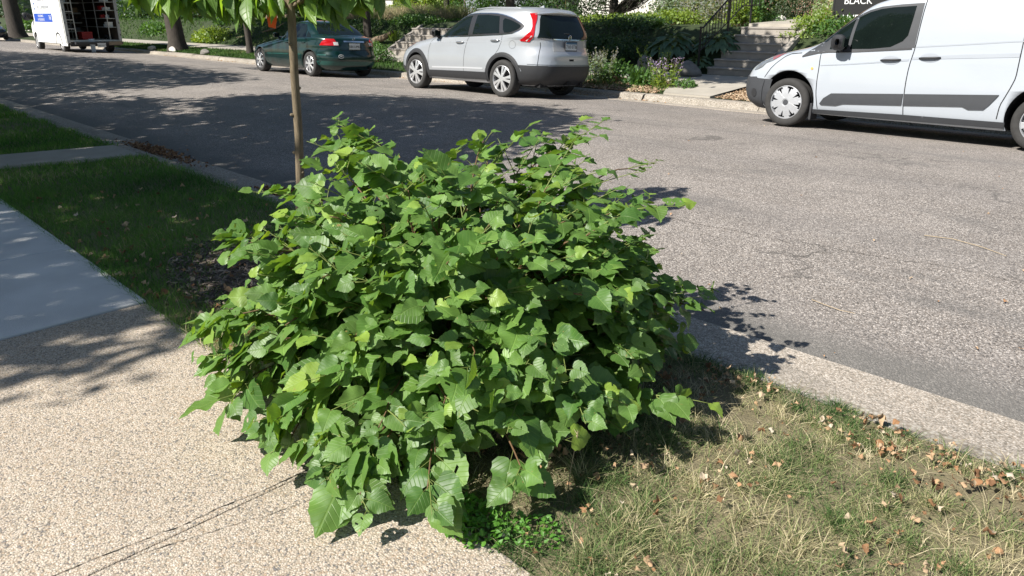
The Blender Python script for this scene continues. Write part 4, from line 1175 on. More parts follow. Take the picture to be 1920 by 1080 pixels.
for z in (.72, 1.2, 1.7, 2.2, 2.7):
    for yy in (-TW, TW - .06): b.lathe_y([(0.0001, -.012), (.03, -.012), (.03, .012), (.0001, .012)], 12, (TRr + .055, yy + .03, z))
b.build("hinge", MGAP, trk)
b = MB(); b.prism([(TRr - .86, .30), (TRr + .0, .30), (TRr + .02, TZ0 - .14), (TRr - .86, TZ0 - .14)], -TW, -TW + .03); b.build("side_skirt", MTRUCKW, trk)
# black seam strip on the side between panels
b = MB(); b.box(TRr - .12, TRr - .06, -TW - .006, -TW, TZ0 - .12, TZ1); b.build("corner_strip", MNAVY, trk)
b = MB(); b.box(TL + .15, TL + 2.9, -TW - .006, -TW - .001, 1.22, 1.56); bo = b.build("stripe", MBLUE, trk)
R90 = (R(90), 0, 0)
vtext("stripe_text", "SALES SERVICE", .13, MTEXTW, bo, (TL + 1.22, -TW - .009, 1.455), R90)
vtext("stripe_text", "24 HOUR SERVICE", .13, MTEXTW, bo, (TL + 1.22, -TW - .009, 1.31), R90)
vtext("stripe_text", "763", .24, MTEXTW, bo, (TL + 2.62, -TW - .009, 1.39), R90)
vtext("side_lettering", "Heating &", .30, MTEXTG, trk, (TL + .85, -TW - .004, 2.15), R90, align='LEFT')
vtext("side_lettering", "Air Conditioning", .27, MTEXTG, trk, (TL + .85, -TW - .004, 1.83), R90, align='LEFT')
b = MB()
for zc in (2.25, 1.86):
    b.lathe_y([(.10, -.004), (.15, -.004), (.15, 0), (.10, 0)], 20, (TL + .45, -TW - .003, zc))
b.build("logo_ring", mat("logo_blue", (.05, .12, .35), .4, noise=.05), trk)
# shelves
b = MB()
for z in (.95, 1.30, 1.62, 1.95, 2.3):
    b.box(TL + .3, TRr - .1, -TW + .08, -TW + .42, z, z + .03)
    b.box(TL + .3, TRr - .15, TW - .42, TW - .08, z + .06, z + .09)
for z in (.78, 1.15, 1.55, 1.98): b.box(TL + .5, TL + .9, -.45, .62, z, z + .06)
for x_ in (TRr - .12, TRr - 1.6, TRr - 3):
    b.box(x_, x_ + .03, -TW + .40, -TW + .43, TZ0, 2.6); b.box(x_, x_ + .03, TW - .43, TW - .40, TZ0, 2.6)
b.box(TL + .88, TL + .92, .12, .15, TZ0, 2.5); b.box(TL + .88, TL + .92, -.46, -.43, TZ0, 2.5); b.build("shelf_rack", MSHELF, trk)
cols = [mat("tool_box_red", (.4, .02, .02), .5, noise=.1), mat("cardboard_box", (.35, .25, .15), .9, noise=.2), mat("grey_crate", (.2, .21, .23), .7, noise=.2), MBLACKP, MPLATE, MTRUCKW]
rs = np.random.default_rng(4)
spots = [(TL + .4 + .5 * i + rs.uniform(0, .1), sd * (TW - .25), z) for sd in (-1, 1) for z in (.98, 1.33, 1.65, 1.98) for i in range(6, 8)]
spots += [(TL + .7, yy, z) for z in (.84, 1.21, 1.61) for yy in (-.35, -.1, .2, .45)]
for i, (xx, yy, z) in enumerate(spots):
    if yy > .6: z += .06
    w_, d_, h_ = rs.uniform(.08, .2), rs.uniform(.08, .13), rs.uniform(.1, .22)
    kind = i % 3
    q = MB()
    if kind == 0: q.box(-w_, w_, -d_, d_, 0, h_); q.box(-w_ - .008, w_ + .008, -d_ - .008, d_ + .008, h_ - .03, h_ + .006); nm, lb = "storage_bin", "bin"
    elif kind == 1: q.box(-w_, w_, -d_, d_, 0, h_ * .8); q.tube([(-w_ * .5, 0, h_ * .8), (-w_ * .4, 0, h_ * .95), (w_ * .4, 0, h_ * .95), (w_ * .5, 0, h_ * .8)], .01, 6); nm, lb = "tool_case", "tool case"
    else: q.tube([(0, 0, 0), (0, 0, h_ * .75), (0, 0, h_ * .8), (0, 0, h_)], [d_ * .8, d_ * .8, d_ * .35, d_ * .35], 12); nm, lb = "canister", "canister"
    o = q.build(nm, cols[int(rs.integers(0, len(cols)))], loc=(-40.6 + xx, 10.35 + yy, -.14 + z + .003 - yy * .026))
    tag(o, {"storage_bin": "small storage bin on a shelf inside the open box truck", "tool_case": "small tool case with handle on a shelf inside the open box truck", "canister": "small canister on a shelf inside the open box truck"}[nm], lb, group="%s supplies on the truck shelves" % nm.replace("_", " "))
q = MB(); q.box(-.3, .3, -.2, .2, 0, .28); q.box(-.31, .31, -.21, .21, .24, .30)
tag(q.build("tool_box", cols[0], loc=(-36.6, 10.3, .40)), "red tool box on the floor of the open box truck", "tool box")
q = MB()
V = []; ys_ = np.linspace(-.12, .12, 9); zs_ = np.linspace(0, -.55, 8)
for zz in zs_:
    for yy in ys_: V.append((.03 + .03 * math.sin(yy * 22 + zz * 3) - zz * .05, yy * (1 + zz * .7), zz))
q.add(V, [(i * 9 + j, i * 9 + j + 1, (i + 1) * 9 + j + 1, (i + 1) * 9 + j) for i in range(7) for j in range(8)])
cl = q.build("hanging_cloth", mat("pale_blue_cloth", (.45, .52, .6), .9, noise=.1), loc=(-35.58, 10.2, .44), smooth=True); cl.modifiers.new("s", 'SOLIDIFY').thickness = .006
tag(cl, "pale blue cloth hanging over the rear sill of the box truck", "cloth")
# rear step bumper, chassis, plate, cab, wheels
b = MB(); b.box(TRr - .02, TRr + .28, -TW + .25, TW - .05, .36, .46); b.box(TRr, TRr + .05, -TW + .1, TW - .1, .28, .40); b.box(-.7, TRr - .1, -.55, .55, .30, .45); b.build("chassis", MBLACKP, trk, bevel=.01)
b = MB(); b.box(TRr + .282, TRr + .30, TW - .62, TW - .1, .33, .47); b.build("step_plate", mat("worn_step", (.2, .16, .12), .7, noise=.3), trk)
plate(trk, TRr + .285, .15, .33, "YAB 4179", MALU, "pale green licence plate under the truck's rear sill")
cabk = Body([(.35, -.75, .60, .90, 6), (.6, -.80, .60, .97, 6), (1.0, -.75, .60, .98, 6), (1.15, -.62, .60, .97, 6), (1.25, -.35, .60, .95, 6), (1.6, -.12, .60, .90, 6), (1.95, .08, .60, .84, 6), (2.05, .2, .58, .7, 5), (2.08, .3, .5, .3, 4)])
cabk.hull("cab", trk, MTRUCKW, [(0, .36)], .42)
cabk.panel("side_window", [(-.10, 1.28), (.12, 1.78), (.45, 1.82), (.45, 1.28)], MGLASS, trk, off=.006, both=True)
cabk.panel("windscreen", [(-.8, 1.3), (.8, 1.3), (.7, 1.85), (-.7, 1.85)], MGLASS, trk, mode='end', sgn=-1, off=.006)
cabk.panel("front_bumper", [(-.85, .38), (.85, .38), (.9, .6), (-.9, .6)], MDGREY, trk, mode='end', sgn=-1, off=.03)
mirror_part(trk, -.10, 1.42, -.90, MBLACKP, w=.16, h=.34, out=.42)
TST = dict(rim=.62, n=8, spokes=[(0, .05, .07, .2, .93)], hub=.4, mat=MALLOY, dome=.03, cap=MALU)
for wx in (0, 3.85):
    for wy in (-.96, .96): wheel(trk, wx, wy, .36, TST)
b = MB()
for sd in (-1, 1):
    V = [(3.85 + .47 * math.cos(a), sd * TW * 1.004, .36 + .47 * math.sin(a)) for a in np.linspace(0, math.pi, 14)] + [(3.85 + .40 * math.cos(a), sd * TW * 1.004, .36 + .40 * math.sin(a)) for a in np.linspace(0, math.pi, 14)]
    b.add(V, [(i, i + 1, i + 15, i + 14) for i in range(13)])
b.build("wheel_arch_trim", MBLACKP, trk)

# ------------------------------------------------------------------ the linden bush in front
BC = np.array([-2.37, 1.90])
BH = 0.86
def env_r(th):
    """ground radius of the crown by azimuth (world)"""
    # th=0 is +X (right along the street), 90 is +Y (towards the road)
    k = np.radians([0, 45, 90, 135, 180, 225, 270, 315, 360])
    v = [0.93, 0.88, 0.82, 0.88, 0.95, 0.97, 0.86, 0.96, 0.93]
    return np.interp(np.mod(th, 2 * np.pi), k, v)
def env_point(th, el, f=1.0):
    """el 0 at ground rim .. pi/2 top"""
    r = env_r(th) * np.cos(el) ** 0.75 * f
    return np.column_stack([BC[0] + r * np.cos(th) + 0.12 * np.sin(el), BC[1] + r * np.sin(th) + .05 * np.sin(el), 0.06 + BH * f * np.sin(el) ** 0.9])
bush = empty("linden_bush", (BC[0], BC[1], 0.0), "large spreading bush of toothed heart-shaped green leaves between pavement and kerb", "bush")
boff = np.array([BC[0], BC[1], 0.0])
stems = []           # (points array, radius0)
NST = 165
for i in range(NST):
    th = i * 2.39996 + rng.normal(0, .1)
    el = math.asin(min(.999, max(0.03, ((i + .5) / NST) ** .95)))
    f = rng.uniform(0.84, 1.03)
    tip = env_point(np.array([th]), np.array([el]), f)[0]
    base = np.array([BC[0] + .20 * math.cos(th) * rng.uniform(.2, 1), BC[1] + .20 * math.sin(th) * rng.uniform(.2, 1), 0.0])
    mid = base * .45 + tip * .55
    mid[2] = max(mid[2], tip[2] * .72 + .18 * (1 - math.sin(el))) + .10
    t = np.linspace(0, 1, 12)[:, None]
    P = (1 - t) ** 2 * base + 2 * t * (1 - t) * mid + t ** 2 * tip
    P[1:-1] += rng.normal(0, .008, (10, 3))
    stems.append((P, rng.uniform(.005, .009), 1.0))
# long shoots that stick out of the crown (end points in the scene)
SHOOTS = [(t, (t[0] + (BC[0] - t[0]) * .35, t[1] + (BC[1] - t[1]) * .35, min(.92, t[2] + .10))) for t in [(-2.84, 1.03, .34), (-2.66, .99, .27), (-2.58, 1.03, .20), (-3.17, 1.33, .55), (-3.09, 1.43, .5), (-3.50, 1.75, .65), (-3.47, 2.04, .90), (-3.37, 2.0, .88), (-3.10, 2.06, .95), (-2.46, 2.21, .99),
          (-2.36, 2.74, .93), (-2.38, 2.6, .90), (-2.12, 2.88, .80), (-1.83, 2.55, .70), (-1.50, 2.54, .36), (-1.56, 2.50, .40), (-1.73, 2.50, .50), (-3.17, 1.83, .8), (-1.37, 2.08, .16), (-1.37, 1.89, .16), (-1.52, 2.42, .22), (-1.40, 1.40, .14), (-1.60, 1.16, .13), (-1.79, 1.02, .13), (-2.06, 1.02, .15), (-1.9, 1.02, .13), (-1.84, .98, .12), (-1.74, 1.0, .12), (-2.2, 1.0, .16)]]
for tip, mid in SHOOTS:
    tip = np.array(tip); mid = np.array(mid); base = np.array([BC[0], BC[1], 0.0]) + rng.normal(0, .05, 3) * [1, 1, 0]
    t = np.linspace(0, 1, 14)[:, None]
    c2 = mid * 1.0; c2[2] += .05
    P = (1 - t) ** 2 * base + 2 * t * (1 - t) * c2 + t ** 2 * tip
    stems.append((P, .007, 1.35))
# side twigs
tw = []
for P, r0, k in list(stems):
    for j in range(rng.integers(3, 6)):
        a = rng.integers(5, len(P) - 1)
        d = (P[a] - P[a - 1]); d /= np.linalg.norm(d)
        o_ = rng.normal(size=3); o_ -= d * o_.dot(d); o_ /= np.linalg.norm(o_)
        o_[2] = abs(o_[2]) * .4
        L = rng.uniform(.14, .30)
        q = np.array([P[a] + (d * .7 + o_ * .75) * L * s_ + np.array([0, 0, -.10 * L * s_ ** 2]) for s_ in np.linspace(0, 1, 6)])
        q[:, 2] = np.maximum(q[:, 2], .05)
        tw.append((q, .0028, .8))
sm = MB()
for P, r0, k in stems:
    n = len(P); sm.tube(P - boff, list(np.linspace(r0, .0022, n)), 6)
sm.build("stems", MSTEM, bush, smooth=True)["label"] = "brown arching stems seen between the leaves"
sm = MB()
for P, r0, k in tw: sm.tube(P - boff, list(np.linspace(r0, .0012, len(P))), 5)
sm.build("twigs", MSTEMG, bush, smooth=True)
pos = []; ax = []; nr = []; scl = []; yg = []; pet = []
def put_leaf(p, d, out, size, young):
    # leaf hangs out from the twig: axis mixes twig direction, outward and gravity
    side = np.cross(d, [0, 0, 1.0]); ln = np.linalg.norm(side)
    side = side / ln if ln > .1 else rand_unit(1)[0]
    s_ = 1 if rng.random() < .5 else -1
    a = d * rng.uniform(.2, .8) + side * s_ * rng.uniform(.4, 1.1) + out * .35 + np.array([0, 0, rng.uniform(-.65, .05)])
    a /= np.linalg.norm(a)
    pl = rng.uniform(.35, .6) * size
    b = p + a * pl + np.array([0, 0, .012])
    nm = out * .70 + np.array([-.03, -.42, .62]) + rng.normal(0, .36, 3)
    nm -= a * nm.dot(a)
    if np.linalg.norm(nm) < .1: nm = rand_unit(1)[0]
    pos.append(b); ax.append(a); nr.append(nm); scl.append(size); yg.append(young); pet.append((p, b))
CEN = np.array([BC[0], BC[1], .25])
def tip_zone(p): return p[2] < .12
for P, r0, k in stems + tw:
    istwig = r0 < .004
    seg = np.linalg.norm(np.diff(P, axis=0), axis=1); d_ = np.concatenate([[0], np.cumsum(seg)])
    L = d_[-1]
    s0 = L * (0.35 if not istwig else .12)
    t = s0
    while t < L:
        p = np.array([np.interp(t, d_, P[:, c_]) for c_ in range(3)])
        i = min(len(P) - 2, np.searchsorted(d_, t) - 1); d = P[i + 1] - P[i]; d /= np.linalg.norm(d) + 1e-9
        out = p - CEN; out /= np.linalg.norm(out) + 1e-9
        near = (L - t) / max(L, .01)
        rdist = np.linalg.norm((p - CEN) / np.array([1.1, 1.1, .95]))
        gap = math.sin(p[0] * 9.1 + 1.3 * math.sin(p[2] * 7)) * math.sin(p[1] * 8.3 + 2 + p[0] * 2) * math.cos(p[2] * 10 + p[1] * 3)
        if gap > .33 and not tip_zone(p) and rng.random() < .8:
            t += .04; continue
        if rdist < .50 and rng.random() < .6:
            t += .05; continue
        tipk = (L - t) < .10
        size = (.046 + .058 * rng.beta(1.5, 1.5)) * (1.0 if not tipk else .6)
        low = np.clip(1 - p[2] / .6, 0, 1)
        size *= (1 + .30 * low) * (1.08 if p[1] < 1.7 else .95)
        put_leaf(p, d, out, size, (rng.uniform(.35, .9) if tipk and rng.random() < .20 else max(0, rng.normal(-.10, .11))))
        t += rng.uniform(.026, .044) * (1.15 if istwig else 1.0)
pos = np.array(pos); ax = np.array(ax); nr = np.array(nr); scl = np.array(scl); yg = np.clip(np.array(yg), 0, 1)
# keep leaves above the ground
lowz = pos[:, 2] + np.minimum(ax[:, 2], 0) * scl
fix = lowz < .012
ax[fix, 2] = np.abs(ax[fix, 2]) * .1
pos[:, 2] = np.maximum(pos[:, 2], .035)
TPL = [cordate(i, wavy=w_, fold=f_, droop=d_, holes=(3 if i in (2, 7, 9) else 0)) for i, (w_, f_, d_) in enumerate([(.05, .08, .15), (.10, .15, .30), (.04, .03, .05), (.14, .10, .50), (.08, .28, .2), (.09, -.12, .45), (.16, .05, .30), (.06, .38, .30), (.12, -.05, .7), (.07, .02, .25), (.18, .2, .1), (.10, -.2, .2)])]
rot = frames(ax, nr)
rn = np.clip(rng.normal(.5, .28, len(pos)), 0, 1)
leaves_obj("leaves", TPL, pos - boff, rot, scl, MLEAF, bush, rnd=rn, young=yg)
# petioles as thin three-sided tubes
pt = np.array([q[0] for q in pet]); pb = pos
u = rand_unit(len(pt)) ; d = pb - pt; u = np.cross(u, d); u /= np.linalg.norm(u, axis=1, keepdims=True) + 1e-9
w2 = np.cross(d, u); w2 /= np.linalg.norm(w2, axis=1, keepdims=True) + 1e-9
V = []
for P_, r_ in ((pt, .0012), (pb, .0011)):
    for a in (0, 2.094, 4.189): V.append(P_ + (u * math.cos(a) + w2 * math.sin(a)) * r_)
V = np.stack(V, 1).reshape(-1, 3) - boff
b_ = np.arange(len(pt))[:, None] * 6
F = np.concatenate([b_ + np.array([[0, 1, 4, 3]]), b_ + np.array([[1, 2, 5, 4]]), b_ + np.array([[2, 0, 3, 5]])])
np_mesh("leaf_stalks", V, F, MSTEMG, bush)
print("bush leaves", len(pos))

# ------------------------------------------------------------------ sapling
sap = empty("young_street_tree", (-4.47, 2.33, 0.0), "slim young street tree with smooth tan trunk and big drooping pointed leaves at the kerb", "tree")
tr = MB()
TP = [(-.01, 0, -.05), (.0, 0, .04), (.03, -.005, .25), (.07, 0, .42), (.115, .01, .8), (.165, .0, 1.17), (.215, 0, 1.55), (.25, 0, 2.0), (.27, .01, 2.5), (.25, 0, 3.0)]
tr.tube(TP, [.040, .033, .028, .027, .026, .025, .024, .021, .014, .006], 14)
for (kx, kz, ka) in ((.085, .55, .4), (.13, .92, -1.9), (.15, 1.08, 1.2), (.10, .68, -2.4), (.19, 1.34, -1.2)):
    tr.tube([(kx, 0, kz), (kx + .030 * math.cos(ka), .030 * math.sin(ka), kz + .006), (kx + .036 * math.cos(ka), .036 * math.sin(ka), kz + .010)], [.014, .010, .006], 7)
tr.build("trunk", MBARKS, sap, smooth=True)
so = np.array([-6.16, 3.0, -.02])
bm = MB(); pos = []; ax = []; nr = []; scl = []; yg = []
def branch(p0, p1, sag, nl, lsize, r0=.012, young=.3):
    p0 = np.array(p0, float); p1 = np.array(p1, float)
    pts = [p0 + (p1 - p0) * t + np.array([0, 0, sag * (4 * t * (1 - t))]) for t in np.linspace(0, 1, 8)]
    bm.tube(pts, list(np.linspace(r0, .003, 8)), 6)
    for i in range(nl):
        t = rng.uniform(.25, 1.0)
        p = p0 + (p1 - p0) * t + np.array([0, 0, sag * 4 * t * (1 - t)])
        # compound cluster: leaflets hanging in a fan
        hd = rng.uniform(0, 2 * math.pi)
        for k in range(rng.integers(4, 7)):
            a = np.array([math.cos(hd + k * .75), math.sin(hd + k * .75), rng.uniform(-2.4, -.6)]); a /= np.linalg.norm(a)
            q = p + rng.normal(0, .03, 3)
            pos.append(q); ax.append(a); nr.append(np.array([-.2, -.4, .6]) + rng.normal(0, .35, 3)); scl.append(rng.uniform(.8, 1.3) * lsize); yg.append(rng.uniform(0, young))
# low whorl that shows in the picture: bases at about 1.7 m, tips drooping to ~1.45 m
T0 = (.22, 0, 1.55)
LOW = [(T0, (-.42, -.66, 1.66), .05, 7, .17), (T0, (-.30, -.62, 1.70), .05, 6, .165), (T0, (-.20, -.50, 1.66), .05, 6, .16), (T0, (-.52, -.50, 1.72), .05, 5, .165), (T0, (.0, -.38, 1.68), .04, 4, .15), (T0, (.10, -.14, 1.66), .03, 3, .14),
       (T0, (.46, .26, 1.64), .02, 4, .15), (T0, (.55, .42, 1.70), .04, 6, .16), (T0, (.66, .50, 1.72), .04, 6, .165), (T0, (.34, .18, 1.66), .03, 5, .15), (T0, (.78, .30, 1.76), .04, 5, .16), (T0, (.10, .62, 1.78), .04, 6, .16), (T0, (-.45, .15, 1.8), .05, 6, .16)]
for a in LOW: branch(*a, young=.8)
for i in range(26):
    z = rng.uniform(1.72, 2.6); th = rng.uniform(0, 6.28); L = .80 * (1 - (z - 1.7) / 2.2)
    branch((.25, 0, z), (.05 + L * math.cos(th), L * math.sin(th), z + rng.uniform(.1, .4)), .08, 9, .16, young=.5)
bm.build("branches", MBARKS, sap, smooth=True)
pos = np.array(pos); OV = [ovate(i, w_, d_, f_) for i, (w_, d_, f_) in enumerate([(.42, .35, .25), (.48, .6, .15), (.38, .2, .4), (.5, .45, .3)])]
leaves_obj("leaves", OV, pos, frames(np.array(ax), np.array(nr)), np.array(scl), MLEAFS, sap, young=np.array(yg))
tg = MB()
pts = [(-.02, -.06), (.02, -.062), (.028, -.01), (.022, .07), (.006, .11), (-.012, .108), (-.028, .05), (-.03, -.01)]
tg.prism(pts, -.0015, .0015)
to = tg.build("tag", MORANGE, loc=(-4.335, 2.245, 1.50), rot=(0, R(8), R(45)))
tag(to, "orange plastic tag hanging among the leaves left of the slim trunk", "tag")
tg = MB(); tg.tube([(0, 0, .105), (.01, .0, .16), (.0, .01, .24)], .0015, 5); tg.build("tie", MIRON, to)

# ------------------------------------------------------------------ grass blades, litter
def blades(name, X, Y, Z, H, W, rnd, m, lean=.5, extra_young=None):
    n = len(X)
    th = rng.uniform(0, 2 * np.pi, n)
    side = np.column_stack([np.cos(th), np.sin(th), np.zeros(n)])
    ln = rng.normal(0, lean, (n, 2))
    up = np.column_stack([ln[:, 0], ln[:, 1], np.ones(n)]); up /= np.linalg.norm(up, axis=1, keepdims=True)
    P = np.column_stack([X, Y, Z])
    bend = np.column_stack([ln[:, 0], ln[:, 1], np.full(n, -.25)]) * .45
    hh = H[:, None]; ww = W[:, None]
    v0 = P - side * ww * .5; v1 = P + side * ww * .5
    m1 = P + up * hh * .55
    v2 = m1 - side * ww * .38; v3 = m1 + side * ww * .38
    v4 = P + up * hh + bend * hh
    V = np.stack([v0, v1, v2, v3, v4], 1).reshape(-1, 3)
    b_ = np.arange(n)[:, None] * 5
    F = np.concatenate([b_ + np.array([[0, 1, 3]]), b_ + np.array([[0, 3, 2]]), b_ + np.array([[2, 3, 4]])])
    return np_mesh(name, V, F, m, smooth=False, attrs=dict(rnd=np.repeat(np.clip(rnd, 0, 1), 5)))
def lawn_z(X, Y): return nearz(X, Y)
def lawn_patch(x0, x1, dens, h0, h1, seed):
    n = int((x1 - x0) * 1.66 * dens)
    X = rng.uniform(x0, x1, n); Y = rng.uniform(1.20, 2.895, n)
    return X, Y
# right: dry mix, dirt spot, mulch, taller at edges
X, Y = lawn_patch(-2.6, .35, 19000, 0, 0, 1)
X2, Y2 = lawn_patch(.35, 5, 1800, 0, 0, 1); X = np.concatenate([X, X2]); Y = np.concatenate([Y, Y2])
TC = np.column_stack([rng.uniform(-2.6, .4, 520), rng.uniform(1.2, 2.89, 520)]); tk = rng.integers(0, 520, len(X)); pull = (rng.random(len(X)) < .55) & (X < .35)
tr_ = rng.normal(0, .022, (len(X), 2)) * rng.uniform(.6, 1.9, 520)[tk][:, None]
X = np.where(pull, TC[tk, 0] + tr_[:, 0], X); Y = np.clip(np.where(pull, TC[tk, 1] + tr_[:, 1], Y), 1.20, 2.895)
tcol = rng.normal(0, .22, 520)[tk] * pull; thgt = np.where(pull, rng.uniform(.75, 1.55, 520)[tk], .72)
g1 = vnoise(X, Y, 3.2, 11); g2 = vnoise(X, Y, 9, 12); g3 = vnoise(X, Y, 1.4, 13)
dirt = np.hypot((X + .42) / .28, (Y - 2.60) / .09)
under = np.hypot(X - BC[0], Y - BC[1])
keep = (dirt > 1 + .3 * rng.normal(size=len(X))) & (rng.random(len(X)) < np.clip(.75 + .5 * g1, .22, 1)) & ((under > .55) | (rng.random(len(X)) < .1))
edge = np.clip((Y - 2.70) / .15, 0, 1) + np.clip((1.30 - Y) / .1, 0, 1)
hgt = (.030 + .045 * rng.random(len(X)) + .045 * np.clip(g2, 0, 1) + .02 * np.clip(g3, 0, 1)) * (1 - .3 * edge) * thgt * .9
rn = .50 + tcol - .20 * g1 - .12 * g2 - .38 * edge * (rng.random(len(X)) < .7) + rng.normal(0, .20, len(X)) - .35 * (np.hypot(X + 1.45, Y - 1.32) < .26)
k = keep
o = blades("grass", X[k], Y[k], lawn_z(X[k], Y[k]) - .004, hgt[k], rng.uniform(.0016, .0034, k.sum()), rn[k], MGRASSR, lean=.75)
tag(o, "sun-dried short lawn grass between pavement and kerb at the right", "grass", kind="stuff")
# long flopped straw blades
n = 1500; X = rng.uniform(-2.0, .4, n); Y = rng.uniform(1.2, 2.85, n)
o = blades("dry_grass", X, Y, lawn_z(X, Y) + .004, rng.uniform(.06, .13, n), rng.uniform(.0015, .0028, n), rng.uniform(.55, 1.0, n), MGRASSR, lean=1.3)
tag(o, "long straw-coloured blades flopped over the dry lawn", "dry grass", kind="stuff")
# left: green shaded lawn
parts = []
for x0, x1, dn in ((-5.2, -2.6, 8000), (-8.0, -5.2, 5200), (-12, -8, 2600), (-20, -12, 1200), (-45, -20, 350)):
    n = int((x1 - x0) * 1.66 * dn); parts.append(np.column_stack([rng.uniform(x0, x1, n), rng.uniform(1.20, 2.90, n)]))
Q = np.concatenate(parts); X, Y = Q[:, 0], Q[:, 1]
path_in = (X > -10.42 + (Y - 1.25) * .32) & (X < -9.50 + (Y - 1.25) * .32)
mul = np.hypot((X + 4.25) / .85, (Y - 2.05) / .58)
under = np.hypot(X - BC[0], Y - BC[1])
g1 = vnoise(X, Y, 2.5, 21); g3 = vnoise(X, Y, .9, 22)
bare = np.clip((X + 5.4) / 2.2, 0, 1) * .45
keep = ~path_in & (mul > 1 + .25 * rng.normal(size=len(X))) & ((under > .6) | (rng.random(len(X)) < .1)) & (rng.random(len(X)) < np.clip(.95 - bare + .25 * g1, .15, 1))
hgt = (.045 + .04 * rng.random(len(X)) + .025 * np.clip(g1, 0, 1)) * np.where(Y < 1.35, 1.15, 1)
rn = .45 + .24 * g3 + .1 * g1 + rng.normal(0, .2, len(X)) + .22 * bare
wd = rng.uniform(.002, .004, len(X)) * np.where(X < -8, 2.0, 1) * np.where(X < -14, 2, 1)
k = keep
o = blades("grass", X[k], Y[k], lawn_z(X[k], Y[k]) - .004, hgt[k], wd[k], rn[k], MGRASSL, lean=.55)
tag(o, "green shaded lawn grass between the new pavement and kerb", "grass", kind="stuff")

def litter(name, X, Y, Z, size, m, label, cat, rnd=None, tpl=None, tilt=.35, zlift=.006):
    n = len(X)
    th = rng.uniform(0, 6.28, n)
    a = np.column_stack([np.cos(th), np.sin(th), rng.normal(0, tilt * .5, n)])
    nm = np.column_stack([rng.normal(0, tilt, n), rng.normal(0, tilt, n), np.ones(n)])
    o = leaves_obj(name, tpl or [crumpled(k_) for k_ in range(8)], np.column_stack([X, Y, Z + zlift]), frames(a, nm), size, m, rnd=rnd)
    return tag(o, label, cat, kind="stuff")
# dry leaves on the right lawn: scattered + band along the kerb
n1, n2 = 900, 420
X = np.concatenate([rng.uniform(-2.0, .5, n1), rng.uniform(-1.75, .6, n2)]); Y = np.concatenate([rng.uniform(1.25, 2.8, n1), np.clip(rng.normal(2.66, .10, n2), 2.35, 2.86)])
cl = np.clip(vnoise(X, Y, 3, 31) + .55, .05, 1); k = rng.random(len(X)) < cl
X, Y = X[k], Y[k]
litter("fallen_leaves", X, Y, lawn_z(X, Y) + .016 + .03 * rng.random(len(X)), (.010 + .030 * rng.random(len(X)) ** 2) * np.where(rng.random(len(X)) < .10, 1.8, 1), MDRYL, "small curled orange and tan dead leaves strewn over the right lawn", "dead leaves", tilt=.8)
n = 700; X = rng.uniform(-7.5, -2.9, n); Y = rng.uniform(1.25, 2.8, n); k = rng.random(n) < np.clip((X + 7) / 4, .1, .8); X, Y = X[k], Y[k]
litter("fallen_leaves", X, Y, lawn_z(X, Y) + .028, rng.uniform(.02, .055, len(X)), MDRYL, "pale dead leaves lying on the shaded lawn left of the bush", "dead leaves", tilt=.5)
# piles in the near gutter
for (cx, cy, rx, ry, n, lb) in ((-6.35, 3.22, .42, .13, 420, "pile of brown dead leaves in the gutter beside the slim tree"), (-9.6, 3.25, .95, .13, 520, "drift of brown dead leaves in the gutter by the crossing path")):
    X = cx + rng.normal(0, rx * .5, n); Y = np.clip(cy + rng.normal(0, ry * .6, n), 3.04, 3.7)
    hh = .05 * np.exp(-((X - cx) / rx) ** 2 - ((Y - cy) / ry) ** 2)
    litter("leaf_pile", X, Y, -.095 + hh * rng.random(n), rng.uniform(.025, .05, n), MDRYL, lb, "leaf pile", rnd=rng.uniform(0, .6, n), tilt=.7)
n = 420; X = rng.uniform(-34, -6.6, n); Y = np.clip(rng.normal(12.12, .06, n), 11.9, 12.2); k = rng.random(n) < np.clip(vnoise(X, Y, .5, 77) + .5, .05, 1); X, Y = X[k], Y[k]
litter("gutter_leaves", X, Y, np.full(len(X), -.232), rng.uniform(.03, .07, len(X)), MDRYL, "tan dead leaves along the foot of the far kerb", "dead leaves", rnd=rng.uniform(.4, 1, len(X)))
n = 150; X = rng.uniform(-12, 3, n); Y = 3.3 + rng.exponential(2.2, n); k = Y < 11; X, Y = X[k], Y[k]
litter("road_debris", X, Y, roadz(Y) + .008, rng.uniform(.012, .03, len(X)), MDRYL, "tiny dead leaf scraps scattered on the asphalt", "dead leaves", rnd=rng.uniform(.3, 1, len(X)), tilt=.15)
# dark mulch patch
CH = [(np.array([(-.5, -.12, 0), (.5, -.14, 0), (.45, .12, 0), (-.45, .13, 0), (-.4, -.1, .12), (.42, -.1, .14), (.4, .1, .12), (-.4, .1, .1)]), np.array([(0, 1, 5, 4), (1, 2, 6, 5), (2, 3, 7, 6), (3, 0, 4, 7), (4, 5, 6, 7)]), np.zeros((8, 2)))]
n = 5200; r_ = np.sqrt(rng.random(n)) * 1.08; th = rng.uniform(0, 6.28, n)
X = -4.25 + .85 * r_ * np.cos(th); Y = 2.05 + .58 * r_ * np.sin(th)
k = (Y > 1.3) & (Y < 2.84); X, Y = X[k], Y[k]
litter("mulch", X, Y, lawn_z(X, Y) + rng.uniform(0, .02, len(X)), rng.uniform(.018, .045, len(X)), MMULCH, "dark shredded wood mulch patch in the lawn left of the bush", "mulch", tpl=CH, tilt=.4)
# tan mulch beds on the far side
for (poly, n, lb) in (([(-11.2, -8.9), (12.5, 13.9)], 3600, "tan wood chips in the bed left of the stone walk"), ([(-7.55, -4.8), (12.5, 13.9)], 2600, "tan wood chips in the bed behind the van")):
    X = rng.uniform(*poly[0], n); Y = rng.uniform(*poly[1], n)
    litter("mulch", X, Y, farz(Y) - .01 + rng.uniform(0, .02, n), rng.uniform(.04, .09, n), MMULCHT, lb, "mulch", tpl=CH, tilt=.4)
